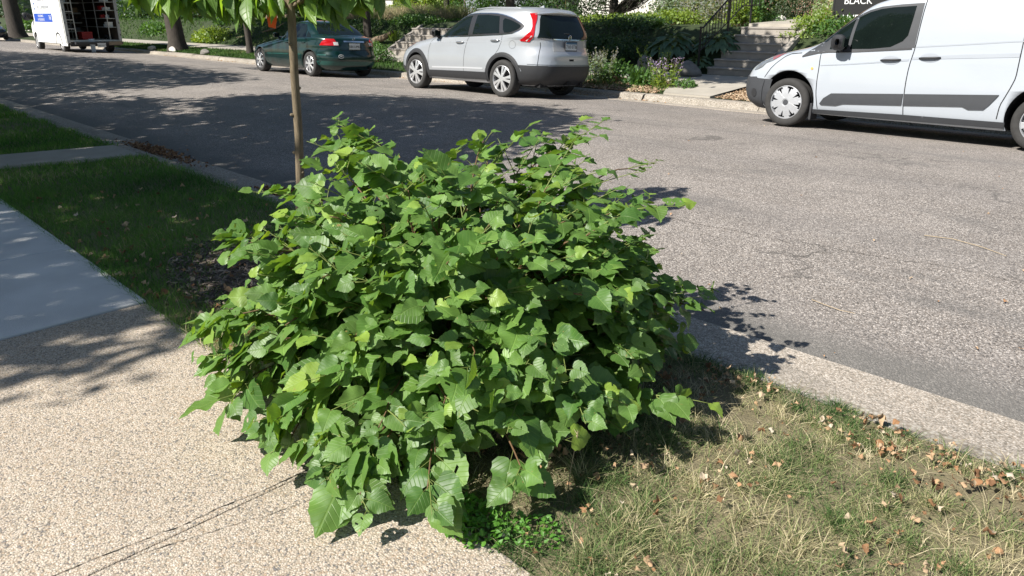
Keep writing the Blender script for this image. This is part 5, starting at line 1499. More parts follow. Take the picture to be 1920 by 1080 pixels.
# twigs on the road
def twig(pts, r, label):
    q = MB(); q.tube(pts, [r * 1.2, r, r, r * .8, r * .4][:len(pts)], 6)
    tag(q.build("dry_twig", MTWIG), label, "twig")
z5 = lambda x, y: (x, y, float(roadz(y)) + .012)
twig([z5(-1.62, 5.62), z5(-1.45, 5.66), z5(-1.25, 5.60), z5(-1.08, 5.50)], .0025, "long pale dry twig lying on the sunlit asphalt at the right")
twig([z5(-1.68, 4.02), z5(-1.60, 4.0), z5(-1.50, 3.98), z5(-1.42, 3.99)], .0022, "short brown twig on the asphalt near the gutter")
# weeds: bright clump at the corner of pavement and lawn
def weed(name, cx, cy, rx, ry, n, size, m, label, cat, h=.06):
    e = empty(name, (cx, cy, 0), label, cat)
    th = rng.uniform(0, 6.28, n); r_ = np.sqrt(rng.random(n))
    X = rx * r_ * np.cos(th); Y = ry * r_ * np.sin(th); Z = h * (1 - r_ ** 2 * .6) * rng.uniform(.3, 1, n)
    a = rand_unit(n); a[:, 2] = np.abs(a[:, 2]) * .5
    nm = rng.normal(0, .4, (n, 3)) + [0, -.2, 1]
    leaves_obj("leaves", [ovate(1, .5, .3, .3, 4), ovate(2, .6, .1, .2, 4)], np.column_stack([X, Y, Z]), frames(a, nm), rng.uniform(.6, 1.2, n) * size, m, e)
    q = MB()
    for i in range(min(40, n // 12)):
        q.tube([(X[i] * .6, Y[i] * .6, -.01), (X[i], Y[i], Z[i])], .0015, 4)
    q.build("stems", MSTEMG, e)
    return e
MWEED = leaf_mat("weed_leaf", (.05, .14, .02), (.10, .26, .03), (.2, .3, .04), rough=.5, transl=.3, veins=False)
weed("weed_clump", -1.50, 1.26, .15, .10, 420, .024, MWEED, "bright green leafy weed clump at the foot of the bush, beside the pavement", "weed")
weed("weed_clump", -1.33, 1.36, .10, .08, 160, .02, MWEED, "small bright weed tuft in the lawn just right of the clump at the bush", "weed", h=.05)
for (cx, cy, lb) in ((-1.42, 1.62, "tall pale seeding grass stalk standing against the dark base of the bush"), (-1.50, 1.55, "thinner seeding grass stalk left of the tall pale one")):
    q = MB(); q.tube([(0, 0, 0), (.01, .0, .08), (.02, .01, .17), (.03, .015, .23)], [.0016, .0014, .0012, .0008], 5)
    for i in range(12):
        t = .17 + .06 * i / 12; s_ = 1 if i % 2 else -1
        q.tube([(.02 + (t - .17) * .16, .01, t), (.02 + s_ * .008, .01, t + .012)], [.0015, .0004], 4)
    tag(q.build("grass_stalk", MTWIG, loc=(cx, cy, 0)), lb, "grass stalk")

RAT_K = [240, 280, 320, 360, 400, 440, 480, 520, 560, 600, 640, 680, 720]
RAT_V = [-2.9988, -2.7929, -2.6073, -2.4392, -2.2861, -2.1462, -2.0178, -1.8996, -1.7903, -1.6891, -1.595, -1.5074, -1.4255]
# ------------------------------------------------------------------ far side: steps, rail, plants, houses, trees
def stair(name, label, x0, x1, y0, z0, n, rise, run, m, wall=0.0, wall_side=1):
    e = empty(name, (x0, y0, z0), label, "steps")
    W_ = x1 - x0
    for i in range(n):
        q = MB(); q.box(0, W_, i * run, n * run + .35, (i * rise if i else -.15), (i + 1) * rise - .035)
        q.box(-.01, W_ + .01, i * run - .022, n * run + .35, (i + 1) * rise - .035, (i + 1) * rise - (.0 if i == n - 1 else .001 * 0))
        q.build("step", MSTEP, e, bevel=.007)
    if wall:
        for sd in ((-1, 1) if wall_side == 0 else (wall_side,)):
            xa = -wall - .015 if sd < 0 else W_ + .015
            q = MB(); q.prism([(-.18, -.2), (-.18, .05), (.0, .16), (n * run + .1, n * rise + .10), (n * run + .6, n * rise + .10), (n * run + .6, -.2)], xa, xa + wall, axis='x')
            q.build("side_wall", MSTEP, e, bevel=.01)
    return e
stair("stone_steps", "six grey concrete garden steps between the planted bank and the white van", -9.62, -8.28, 15.55, -.01, 6, .165, .27, MSTEP, wall=.16, wall_side=1)
stair("stone_steps", "pale concrete steps with a sloping side wall between the teal sedan and silver SUV", -22.03, -22.03+1.9, 15.5, -.01, 4, .21, .36, MSTEP, wall=.14, wall_side=0)
rail = empty("handrail", (-9.80, 15.45, 0.0), "black iron handrail with thin balusters climbing beside the grey garden steps", "railing")
def rz_(y): return 1.02 + max(0, min(1, (y - .12) / 1.65)) * 1.0
q = MB(); q.tube([(0, 0, rz_(0) - .03), (0, .12, rz_(.12)), (0, 1.77, rz_(1.77)), (0, 2.6, rz_(1.77) + .02)], .020, 8); q.build("top_rail", MIRON, rail)
q = MB(); q.tube([(0, .02, .50), (0, 1.75, 1.44), (0, 2.6, 1.46)], .013, 8); q.build("bottom_rail", MIRON, rail)
for y_, zb in ((0, 0), (1.15, .72), (2.15, 1.0)):
    q = MB(); q.box(-.018, .018, y_ - .018, y_ + .018, zb - .1, rz_(y_) + .01); q.build("post", MIRON, rail)
for i in range(1, 22):
    y_ = .12 * i
    if abs(y_ - 1.15) < .05 or abs(y_ - 2.15) < .05: continue
    q = MB(); q.box(-.007, .007, y_ - .007, y_ + .007, .50 + min(y_, 1.75) * .54, rz_(y_)); q.build("baluster", MIRON, rail)

def shrub(name, label, cat, loc, rad, n, size, m, flat=.0, clumps=14, tpl=None, group=None, stem=True, up=.5, young=0.0, jag=.25, stemm=None):
    e = empty(name, loc, label, cat, group)
    rx, ry, rzz = rad
    cc = rand_unit(clumps); cc[:, 2] = np.abs(cc[:, 2]) * .95
    cr = rng.uniform(.55, .95, clumps)
    k = rng.integers(0, clumps, n)
    P = cc[k] * cr[k][:, None] + rng.normal(0, jag, (n, 3)) * np.array([1, 1, .85])
    P[:, 2] = np.abs(P[:, 2])
    r_ = np.linalg.norm(P, axis=1, keepdims=True)
    P = P / np.maximum(1, r_ / rng.uniform(.95, 1.18, (n, 1)))
    P = P * np.array([rx, ry, rzz]); P[:, 2] += .03
    out = P / np.array([rx, ry, rzz]); out /= np.linalg.norm(out, axis=1, keepdims=True) + 1e-9
    a = rand_unit(n) * .8 + out * .6; a[:, 2] -= .15
    nm = out * .5 + np.array([-.1, -.3, up]) + rng.normal(0, .5, (n, 3))
    yv = np.clip(rng.normal(young, .2, n), 0, 1)
    base_r = np.clip(.5 + .25 * rng.normal(size=clumps)[k] + rng.normal(0, .2, n), 0, 1)
    leaves_obj("foliage", tpl or [rhomb(.6), rhomb(.45), rhomb(.75)], P, frames(a, nm), rng.uniform(.65, 1.3, n) * size, m, e, rnd=base_r, young=yv, smooth=False)
    if stem:
        q = MB()
        for c_ in range(min(clumps, 9)):
            t = cc[c_] * cr[c_] * np.array([rx, ry, rzz]) * .9
            q.tube([(t[0] * .08, t[1] * .08, -.08), (t[0] * .4, t[1] * .4, t[2] * .55), tuple(t)], [.012 * rzz + .006, .009 * rzz + .004, .003], 5)
        q.build("stems", stemm or MSTEM, e)
    return e

def hosta(label, loc, r, n, leaf, m=MF_HOST):
    e = empty("hosta", loc, label, "plant")
    th = np.arange(n) * 2.39996; t = np.sqrt((np.arange(n) + .5) / n)
    d = np.column_stack([np.cos(th), np.sin(th)])
    P = np.column_stack([d * (r * t * .72)[:, None], .10 + .42 * r * (1.15 - t ** 1.6)])
    a = np.column_stack([d, .35 - .9 * t]); a += rng.normal(0, .12, a.shape)
    nm = np.column_stack([d * .45 * t[:, None], np.ones(n)]) + rng.normal(0, .12, (n, 3))
    T = [ovate(11, .52, .45, .35, 6), ovate(12, .46, .6, .28, 6)]
    leaves_obj("leaves", T, P, frames(a, nm), leaf * rng.uniform(.75, 1.15, n), m, e, young=np.clip(rng.normal(.05, .08, n), 0, 1))
    q = MB()
    for i in range(n): q.tube([(0, 0, -.03), tuple(P[i] * [.5, .5, .9]), tuple(P[i])], .004, 4)
    q.build("stems", MSTEMG, e)
    return e

def spiky(name, label, loc, r, n, h, m, flower=None, cat="plant", w=.012, leafy=True, lean=.25, fl_h=.12):
    """upright stems with leaves and optional flower spikes"""
    e = empty(name, loc, label, cat)
    q = MB(); P = []; A = []; N = []; FP = []
    for i in range(n):
        a = rng.uniform(0, 6.28); rr = r * math.sqrt(rng.random())
        b = np.array([rr * math.cos(a), rr * math.sin(a), -.02]); ln = np.array([math.cos(a), math.sin(a), 0]) * lean * rr / r + rng.normal(0, .06, 3) * [1, 1, 0]
        H = h * rng.uniform(.6, 1.1)
        pts = [b + (np.array([0, 0, 1]) + ln * t) * H * t for t in (0, .35, .7, 1.0)]
        q.tube(pts, [.005, .004, .003, .0015], 4)
        if leafy:
            for k in range(12):
                t = rng.uniform(.05, .8); p = b + (np.array([0, 0, 1]) + ln * t) * H * t
                P.append(p); v = rand_unit(1)[0]; v[2] = abs(v[2]) * .6; A.append(v); N.append(np.array([-.1, -.3, .8]) + rng.normal(0, .4, 3))
        for k in range(14):
            t = rng.uniform(1 - fl_h / h * 1.4, 1.02); FP.append(b + (np.array([0, 0, 1]) + ln * t) * H * t + rng.normal(0, .010, 3))
    q.build("stems", MSTEMG, e)
    if leafy: leaves_obj("leaves", [rhomb(.5), rhomb(.35)], np.array(P), frames(np.array(A), np.array(N)), rng.uniform(.05, .11, len(P)) * (h / .6) ** .3, m, e, smooth=False)
    if flower:
        FP = np.array(FP); leaves_obj("flowers", [rhomb(.9)], FP, frames(rand_unit(len(FP)), rand_unit(len(FP))), rng.uniform(.018, .035, len(FP)), flower, e, smooth=False)["kind"] = "stuff"
    return e

def arching(name, label, loc, n, h, m, cat="plant", w=.016, spread=.6):
    """strap-leaved clump"""
    e = empty(name, loc, label, cat)
    V = []; F = []
    for i in range(n):
        a = rng.uniform(0, 6.28); H = h * rng.uniform(.7, 1.2); s_ = spread * rng.uniform(.3, 1.1)
        d = np.array([math.cos(a), math.sin(a), 0]); sd = np.array([-d[1], d[0], 0])
        b = rng.normal(0, .06, 3) * [1, 1, 0]
        ks = np.linspace(0, 1, 6)
        base = len(V)
        for t in ks:
            p = b + d * s_ * H * t ** 1.5 + np.array([0, 0, H * (1.25 * t - .55 * t ** 2.6)])
            ww = w * (1 - t ** 2) + .001
            V += [p - sd * ww / 2, p + sd * ww / 2]
        for k in range(5): F.append((base + 2 * k, base + 2 * k + 1, base + 2 * k + 3, base + 2 * k + 2))
    V = np.array(V)
    np_mesh("blades", V, np.array(F), m, e, attrs=dict(rnd=np.repeat(rng.random(n), 12), young=np.zeros(len(V)), luv=np.zeros((len(V), 3))))
    q = MB(); q.tube([(0, 0, -.05), (0, 0, .06)], [.05, .03], 8); q.build("crown_base", MSTEMG, e)
    return e

def rock(label, loc, s, m=None, seed=0):
    r = np.random.default_rng(seed)
    import bmesh
    b = bmesh.new(); bmesh.ops.create_icosphere(b, subdivisions=3, radius=1)
    ph = r.uniform(0, 6, 6)
    for v in b.verts:
        c_ = v.co
        d = 1 + .16 * math.sin(c_.x * 3 + ph[0]) + .12 * math.sin(c_.y * 4 + ph[1]) + .12 * math.sin(c_.z * 4 + ph[2] + c_.x * 2) + .04 * math.sin(c_.x * 11 + ph[3]) * math.sin(c_.y * 9)
        v.co = Vector((c_.x * d * s[0], c_.y * d * s[1], max(-.35, c_.z) * d * s[2]))
    me = bpy.data.meshes.new("rock"); b.to_mesh(me); b.free(); me.materials.append(m or MROCK)
    for p in me.polygons: p.use_smooth = True
    o = bpy.data.objects.new("rock", me); COL.objects.link(o); o.location = loc
    return tag(o, label, "rock")

# garden right of the SUV and left of the steps
hosta("large dark hosta mound with layered leaves left of the handrail", (-11.00, 16.2, .30), .85, 80, .34)
hosta("second hosta mound with pale leaf edges tucked under the handrail", (-9.90, 16.4, .42), .66, 64, .30)
hosta("small hosta just above the bottom step at the foot of the handrail", (-9.97, 15.75, .05), .42, 34, .24)
spiky("catmint", "tall airy pale-leaved plant spikes behind the silver SUV's rear bumper", (-10.76, 13.1, -.09), .50, 46, .72, MF_GREY, MF_SILV)
shrub("leafy_perennial", "bushy mid-green plant between the airy spikes and the strap-leaved clump", "plant", (-10.39, 13.3, -.09), (.42, .40, .42), 900, .075, MF_MID)
arching("daylily", "strap-leaved green clump in the kerb bed between two leafy plants", (-9.84, 13.2, -.09), 120, .48, MF_MID, w=.022)
shrub("leafy_perennial", "low bright-green plant right of the strap-leaved clump", "plant", (-9.53, 13.25, -.09), (.26, .26, .28), 420, .07, MF_MID, young=.2)
spiky("phlox", "bright leafy plant with pale purple flower heads beside the front boulder", (-9.07, 13.1, -.09), .26, 30, .58, MF_YEL, MF_PURP)
shrub("leafy_perennial", "smallest low green plant at the left edge of the stone walk", "plant", (-8.72, 13.2, -.09), (.28, .22, .17), 300, .06, MF_MID, young=.3)
spiky("seed_stalks", "thin stalks with small buds between the boulders", (-9.91, 13.9, -.04), .24, 16, .72, MF_DARK, MF_YEL)
rock("rounded grey boulder at the left of the bottom garden step", (-9.67, 14.9, .08), (.27, .22, .24), seed=1)
rock("dark boulder half hidden behind the plants left of the flowering plant", (-10.86, 14.9, .10), (.30, .22, .22), seed=2)
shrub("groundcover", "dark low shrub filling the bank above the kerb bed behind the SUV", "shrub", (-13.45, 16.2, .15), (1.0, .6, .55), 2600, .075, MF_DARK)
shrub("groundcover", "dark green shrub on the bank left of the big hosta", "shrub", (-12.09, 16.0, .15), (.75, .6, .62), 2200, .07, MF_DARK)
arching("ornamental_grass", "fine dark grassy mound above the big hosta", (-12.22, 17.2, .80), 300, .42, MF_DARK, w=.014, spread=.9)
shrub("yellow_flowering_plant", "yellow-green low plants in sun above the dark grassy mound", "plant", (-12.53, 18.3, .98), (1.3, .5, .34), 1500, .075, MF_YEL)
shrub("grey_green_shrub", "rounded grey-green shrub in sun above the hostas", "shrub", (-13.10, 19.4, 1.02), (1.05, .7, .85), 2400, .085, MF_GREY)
spiky("silver_spike_plant", "tall silvery flower spikes behind the handrail's upper half", (-11.83, 19.0, 1.02), .85, 80, .95, MF_SILV, MF_SILV, w=.02)
shrub("yellow_green_shrub", "yellow-green leafy shrub right of the handrail at the top landing", "shrub", (-10.26, 17.9, .98), (.40, .45, .55), 1200, .07, MF_YEL)
shrub("climbing_vine", "light green vine column at the handrail's top post", "vine", (-9.99, 18.2, .98), (.20, .22, .95), 800, .075, MF_MID, young=.4)
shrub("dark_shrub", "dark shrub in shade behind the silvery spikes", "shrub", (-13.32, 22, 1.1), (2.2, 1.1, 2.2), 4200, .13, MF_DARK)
shrub("groundcover", "light green groundcover patch at the top of the garden steps", "plant", (-9.89, 18.6, 1.0), (.55, .4, .20), 600, .06, MF_MID, young=.3, stem=False)
rock("small white boulder on the lawn above the garden steps", (-9.77, 19.0, 1.08), (.16, .12, .10), MROCKW, 3)
shrub("juniper_mound", "dark green rounded conifer mound in front of the tan house", "shrub", (-11.05, 22.5, 1.08), (1.02, .8, .62), 4200, .08, MF_EVER, tpl=[rhomb(.25), rhomb(.35)], young=.5)
shrub("bare_shrub", "twiggy reddish-green shrub beside the tan house corner", "shrub", (-12.02, 22.5, 1.08), (.5, .4, 1.5), 700, .07, MF_YEL)
shrub("variegated_shrub", "pale variegated shrub left of the black yard sign", "shrub", (-8.68, 20.0, 1.05), (.60, .55, 1.3), 2400, .08, MF_VAR)
shrub("variegated_shrub", "low yellow-green shrub on the bank between the top step and the van's bonnet", "shrub", (-7.98, 17.6, .85), (.75, .55, .42), 1400, .07, MF_YEL)
shrub("bank_plant", "brownish low plant on the bank just right of the garden steps' side wall", "plant", (-8.22, 17.0, .75), (.40, .55, .25), 600, .06, MF_YEL)
shrub("bank_shrub", "green shrub on the bank seen above the van's bonnet", "shrub", (-7.09, 17.2, .80), (.9, .6, .4), 1400, .08, MF_MID)
shrub("groundcover", "dark leafy groundcover on the bank between the evergreen and the big hosta", "plant", (-13.34, 17.3, .78), (1.7, .8, .42), 3600, .075, MF_DARK, clumps=26)
shrub("groundcover", "sunlit green-yellow groundcover strip under the evergreen's bare limbs", "plant", (-14.70, 19.0, 1.0), (2.6, .9, .22), 3000, .075, MF_YEL, clumps=30, stem=False)
# big evergreen above the SUV roof with bare limbs fanning right
ev = empty("evergreen_tree", (-15.55, 19.5, 1.05), "large dark evergreen with bare dark limbs fanning up behind the silver SUV's roof", "tree")
q = MB()
q.tube([(0, 0, -.2), (.02, 0, .6), (-.1, 0, 2.0), (-.1, .1, 4.4)], [.16, .13, .10, .03], 10); q.build("trunk", MBARKD, ev, smooth=True)
q = MB(); EP = []
for i in range(90):
    a = rng.uniform(0, 6.28); L = rng.uniform(1.0, 2.5); z0 = rng.uniform(.1, 3.2)
    if i < 34: a = rng.uniform(-.5, .9) ; L = rng.uniform(1.5, 2.2); z0 = rng.uniform(.0, .35)
    tip = np.array([L * math.cos(a), L * math.sin(a) * .8, z0 + L * rng.uniform(.45, .8) * (1 if i < 34 else .35)])
    q.tube([(0, 0, z0), (tip[0] * .5, tip[1] * .5, z0 * .5 + tip[2] * .5 - .12), tuple(tip)], [.024, .015, .005], 5)
    for k in range(5 if i < 34 else 9):
        t = rng.uniform(.55 if i < 34 else .3, 1); EP.append(np.array([tip[0] * t, tip[1] * t, z0 + (tip[2] - z0) * t]))
q.build("limbs", MBARKD, ev)
EP = np.array(EP); k = rng.integers(0, len(EP), 26000)
P = EP[k] + rng.normal(0, .17, (26000, 3)) * [1, 1, .7]
P = P[(P[:, 2] > .25)]
right = (P[:, 0] > .35) & (P[:, 2] < 1.15) & (rng.random(len(P)) < .93)
P = P[~right]
leaves_obj("foliage", [rhomb(.22), rhomb(.3)], P, frames(rand_unit(len(P)), rand_unit(len(P)) + [0, -.3, .8]), rng.uniform(.06, .13, len(P)), MF_EVER, ev, young=np.clip(rng.normal(.2, .3, len(P)), 0, 1), smooth=False)
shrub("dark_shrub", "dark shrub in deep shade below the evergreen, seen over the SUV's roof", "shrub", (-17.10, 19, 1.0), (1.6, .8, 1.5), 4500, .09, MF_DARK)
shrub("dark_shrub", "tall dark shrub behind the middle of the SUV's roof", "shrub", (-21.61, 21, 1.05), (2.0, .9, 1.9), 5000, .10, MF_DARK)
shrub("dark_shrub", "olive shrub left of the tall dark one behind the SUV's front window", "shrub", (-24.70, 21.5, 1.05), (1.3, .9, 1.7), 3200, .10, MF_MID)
# between sedan and SUV
shrub("bright_shrub", "big sunlit yellow-green shrub left of the SUV's windscreen", "shrub", (-27.76, 21.5, 1.0), (1.75, 1.0, 1.7), 5200, .11, MF_YEL, clumps=22, jag=.18)
shrub("bright_shrub", "smaller yellow-green shrub low between the thin trunk and the SUV's bonnet", "shrub", (-23.42, 19.0, .95), (.55, .5, .75), 1100, .09, MF_YEL)
arching("leafy_clump", "bright green strap-leaved clump beside the pale concrete steps' side wall", (-22.39, 16.05, .42), 110, .42, MF_YEL, w=.035)
shrub("groundcover", "green leafy groundcover on the bank above the pale concrete steps", "shrub", (-23.22, 17.6, .85), (1.7, .6, .38), 2600, .08, MF_MID, young=.15)
shrub("groundcover", "dark groundcover on the bank behind the sedan's boot", "shrub", (-25.57, 17.2, .55), (2.1, .8, .50), 3600, .08, MF_DARK)
shrub("low_shrub", "dark glossy shrub with pale glints at the foot of the pale concrete steps", "shrub", (-20.16, 13.7, -.02), (.75, .45, .52), 1800, .06, MF_MID)
q = MB(); q.tube([(-.9, 0, .02), (-.3, .02, .10), (.4, 0, .22), (.95, -.02, .42)], [.10, .12, .10, .05], 10)
tag(q.build("fallen_log", MTIMBER, loc=(-23.32, 16.0, .30), smooth=True), "grey fallen log on the bank behind the sedan's tail lamp", "log")
# tall beige grass strip at the bank top
n = 15000; X = rng.uniform(-30.31, -22.67, n); Y = rng.uniform(18.2, 20.2, n)
o = blades("tall_grass", X, Y, farz(Y), rng.uniform(.22, .62, n) * (1 + .3 * vnoise(X, Y, 1.2, 41)), rng.uniform(.008, .016, n), .45 + .4 * vnoise(X, Y, .9, 42) + rng.normal(0, .2, n), MTALLG, lean=.25)
tag(o, "tall beige seeding grass in sun on top of the bank", "tall grass", kind="stuff")
# far lawns
def far_grass(x0, x1, y0, y1, n, m, h, label, w=.02, b=.45):
    X = rng.uniform(x0, x1, n); Y = rng.uniform(y0, y1, n)
    o = blades("grass", X, Y, farz(Y) - .01, rng.uniform(.5, 1.2, n) * h, rng.uniform(.6, 1.2, n) * w, b + .3 * vnoise(X, Y, .8, 51) + rng.normal(0, .15, n), m, lean=.5)
    tag(o, label, "grass", kind="stuff")
far_grass(-46, -18.0, 12.5, 14.0, 16000, MLAWNF, .10, "grass strip between the far kerb and the far pavement", b=.45)
far_grass(-36, -22, 15.6, 19.5, 16000, MLAWNF, .12, "grassy bank and lawn behind the teal sedan's bonnet", b=.4)
far_grass(-80, -40, 15.6, 20, 12000, MLAWNF, .14, "shaded grassy bank behind the box truck", w=.04)
far_grass(-10, -4, 17.4, 24, 14000, MLAWNF, .09, "shaded lawn in front of the tan house", b=.3)
far_grass(-18, -8.8, 12.5, 14.0, 3000, MLAWNF, .12, "weedy grass at the kerb bed edge", b=.5)
# left part of the bank
for i, (px, Y_, z_, rad, n_, sz, mm, lb) in enumerate([
    (398, 16.2, .05, (1.9, .7, .62), 2600, .13, MF_YEL, "sunlit pale-leaved shrub on the bank between the thick trunk and the thin trunk"),
    (440, 17.6, .75, (1.6, .8, .7), 2000, .13, MF_MID, "mid-green shrub above the pale-leaved one by the thin trunk"),
    (360, 18.5, .9, (2.4, 1.0, 1.6), 3600, .14, MF_DARK, "dark shrub mass right of the thick trunk"),
    (285, 16.4, .2, (1.5, .6, .62), 1800, .14, MF_MID, "leafy plant with lit upper leaves left of the thick trunk"),
    (262, 18.5, .9, (2.8, 1.0, 1.8), 3600, .15, MF_DARK, "dark shrub between the truck's rear and the thick trunk"),
    (300, 21.5, 1.1, (3.0, 1.0, 2.4), 3600, .17, MF_DARK, "tall dark shrub further back behind the thick trunk"),
    (420, 22.0, 1.1, (3.2, 1.0, 2.2), 3600, .17, MF_DARK, "tall dark shrub behind the thin trunk"),
    (500, 22.5, 1.1, (2.6, 1.0, 1.7), 3600, .16, MF_DARK, "dark hedge-like shrub above the teal sedan's bonnet"),
    (560, 23.0, 1.1, (2.4, 1.0, 1.8), 3200, .16, MF_DARK, "dark shrub directly behind the slim tree's trunk"),
    (614, 22.5, 1.1, (1.7, 1.0, 1.6), 2600, .14, MF_MID, "greener shrub left of the red brick house"),
    (655, 20.8, 1.1, (1.5, .7, .55), 1500, .11, MF_GREY, "pale low shrub under the red brick wall, left part"),
    (712, 21.0, 1.1, (1.2, .6, .45), 1200, .10, MF_YEL, "pale low shrub under the red brick wall, right part")]):
    X_ = np.interp(px, RAT_K, RAT_V) * Y_
    shrub("garden_shrub", lb, "shrub", (X_, Y_, z_), rad, n_, sz, mm)
q = MB()
for k in range(6):
    q.tube([(-1.6 + k * .35, .1 * k, .05 + k * .05), (-.4 + k * .3, .1, .22 + .05 * k), (1.2 + k * .25, -.1 * k, .42 + .06 * k)], [.03, .026, .01], 6)
tag(q.build("brush_pile", MTIMBER, loc=(-33.19, 16.4, .22), rot=(0, 0, .2)), "loose cut branches lying on the grassy bank beside the thin trunk", "branches")
q = MB(); q.box(-1.9, 1.9, -.08, .08, -.1, .10); q.box(-1.9, -1.7, -.1, .1, -.1, .16)
tag(q.build("timber_edging", MTIMBER, loc=(-37.68, 19.6, 1.12), bevel=.01), "long weathered timber edging on the lawn above the teal sedan's bonnet", "edging")
for px, lb, sd in ((272, "small pale broken kerb stone left of the thick trunk", 5), (312, "small pale broken stone at the foot of the thick trunk", 6), (372, "knobbly grey stones at the kerb between the two trunks", 7)):
    rock(lb, (np.interp(px, RAT_K, RAT_V) * 12.6, 12.62, -.06), (.28, .12, .14), MROCKW if sd < 7 else MROCK, sd)

# trees with trunks; crowns rise out of the picture and throw the dappled shade
def ground_shadow_tree(name, label, base, r0, crown_pts, leaf, m, h_trunk, group=None, per=9, spread=.32, limbs=16, lean=(0, 0)):
    e = empty(name, base, label, "tree", group)
    base = np.array(base)
    C_ = crown_pts - base
    cen = C_.mean(0)
    q = MB()
    top = np.array([cen[0] * .35 + lean[0], cen[1] * .35 + lean[1], h_trunk])
    fl = [(math.cos(a), math.sin(a)) for a in np.linspace(0, 6.28, 6)[:-1]]
    q.tube([(0, 0, -.3), (0, 0, .02), (0, 0, .35), (lean[0] * .4, lean[1] * .4, h_trunk * .5), tuple(top)], [r0 * 1.7, r0 * 1.35, r0 * 1.05, r0 * .9, r0 * .7], 14)
    q.build("trunk", MBARKD, e, smooth=True)
    q = MB()
    idx = rng.choice(len(C_), min(limbs, len(C_)), replace=False)
    for i in idx:
        t = C_[i]; mid = top * .5 + t * .5 + [0, 0, .5]
        s_ = top * rng.uniform(.75, 1.0); s_[2] = h_trunk * rng.uniform(.75, 1.0)
        q.tube([tuple(s_), tuple(mid), tuple(t)], [r0 * .38, r0 * .2, r0 * .06], 7)
    q.build("limbs", MBARKD, e, smooth=True)
    n = len(C_) * per
    P = np.repeat(C_, per, 0) + rng.normal(0, spread, (n, 3)) * [1, 1, .6]
    a = rand_unit(n); a[:, 2] -= .3
    leaves_obj("crown", [rhomb(.6), rhomb(.75)], P, frames(a, rng.normal(0, .45, (n, 3)) + [0, 0, 1]), rng.uniform(.8, 1.25, n) * leaf, m, e, smooth=False)
    return e
SX, SY = 0.20, 1.02
def inpoly(px, py, poly):
    c_ = np.zeros(len(px), bool); j = len(poly) - 1
    for i in range(len(poly)):
        xi, yi = poly[i]; xj, yj = poly[j]
        m_ = ((yi > py) != (yj > py)) & (px < (xj - xi) * (py - yi) / (yj - yi + 1e-12) + xi)
        c_ ^= m_; j = i
    return c_
def crown_from_shade(polys, holes, dens, h0, h1, hole_keep=.06):
    out = []
    for poly in polys:
        a = np.array(poly); x0, y0 = a.min(0); x1, y1 = a.max(0)
        n = int((x1 - x0) * (y1 - y0) * dens)
        px = rng.uniform(x0, x1, n); py = rng.uniform(y0, y1, n)
        k = inpoly(px, py, poly)
        for hp in holes: k &= ~(inpoly(px, py, hp) & (rng.random(n) > hole_keep))
        px, py = px[k], py[k]; h = rng.uniform(h0, h1, len(px))
        out.append(np.column_stack([px - SX * h, py - SY * h, h]))
    return np.concatenate(out)
SH_NEAR = [(-4.6, -.5), (-4.0, .38), (-3.72, .85), (-3.80, 1.25), (-4.15, 2.45), (-4.9, 3.5), (-5.9, 5.0), (-6.45, 6.3), (-6.9, 7.4), (-7.4, 8.35), (-8.6, 8.95), (-11.0, 8.55), (-12.8, 7.5), (-13.6, 7.1), (-14.2, 5.7), (-12.2, 5.1), (-12.9, 4.2), (-14.5, 5.2), (-15.2, 4.9), (-16, 3.2), (-16, -.5)]
SH_FAR = [(-15.2, 4.9), (-17.2, 4.1), (-18.3, 4.3), (-16.9, 6.6), (-17.2, 7.9), (-19.5, 8.6), (-24, 8.7), (-29, 8.7), (-34, 8.1), (-44, 6.6), (-60, 5.0), (-60, -.5), (-16, -.5), (-15.7, 3.2)]
HOLES = [[(-7.6, .95), (-6.9, 1.15), (-6.0, 1.12), (-6.7, .85)], [(-6.3, .72), (-5.5, .95), (-5.2, .80), (-5.9, .58)], [(-5.0, .45), (-4.6, .62), (-4.45, .5), (-4.8, .38)], [(-8.0, 2.2), (-7.3, 2.45), (-7.2, 2.3), (-7.8, 2.1)], [(-16.4, 5.1), (-14.9, 5.7), (-14.6, 5.4), (-16.2, 4.9)],
         [(-10.4, 6.4), (-9.6, 6.5), (-9.7, 6.2)], [(-20.5, 5.0), (-18.8, 5.2), (-19.2, 4.8)], [(-26, 6.6), (-23, 7.0), (-23.5, 6.7)], [(-19.6, 3.1), (-17.2, 3.6), (-17.4, 3.3)], [(-9.0, 8.3), (-8.2, 8.45), (-8.4, 8.2)]]
ground_shadow_tree("shade_tree", "big leafy tree in the side yard whose crown shades the left lawn and pavement", (-11.5, -4.4, -.05), .30, crown_from_shade([SH_NEAR], HOLES, 70, 4.6, 6.8), .17, MCANOPY, 4.2, per=9, spread=.22, limbs=26)
ground_shadow_tree("shade_tree", "second leafy tree further along the side yard, shading the street at the far left", (-26, -3.8, -.05), .32, crown_from_shade([SH_FAR], HOLES, 22, 5.0, 7.5), .24, MCANOPY, 4.6, per=9, spread=.30, limbs=26)
def crown_ball(c, r, n):
    v = rand_unit(n) * (rng.random((n, 1)) ** .4) * np.array(r); return v + np.array(c)
def far_tree(label, X_, Y_, z_, r0, cen, rad, n, leaf, h, per=9, name="street_tree", lean=(0, 0)):
    ground_shadow_tree(name, label, (X_, Y_, z_), r0, crown_ball((X_ + cen[0], Y_ + cen[1], z_ + cen[2]), rad, n), leaf, MCANOPY, h, per=per, spread=.35, limbs=14, lean=lean)
far_tree("thick dark tree trunk at the far left edge beside the dark car", -4.6846 * 13.0, 13.0, -.08, .50, (0, 2.0, 7.5), (6, 3.6, 3), 420, .35, 4.5)
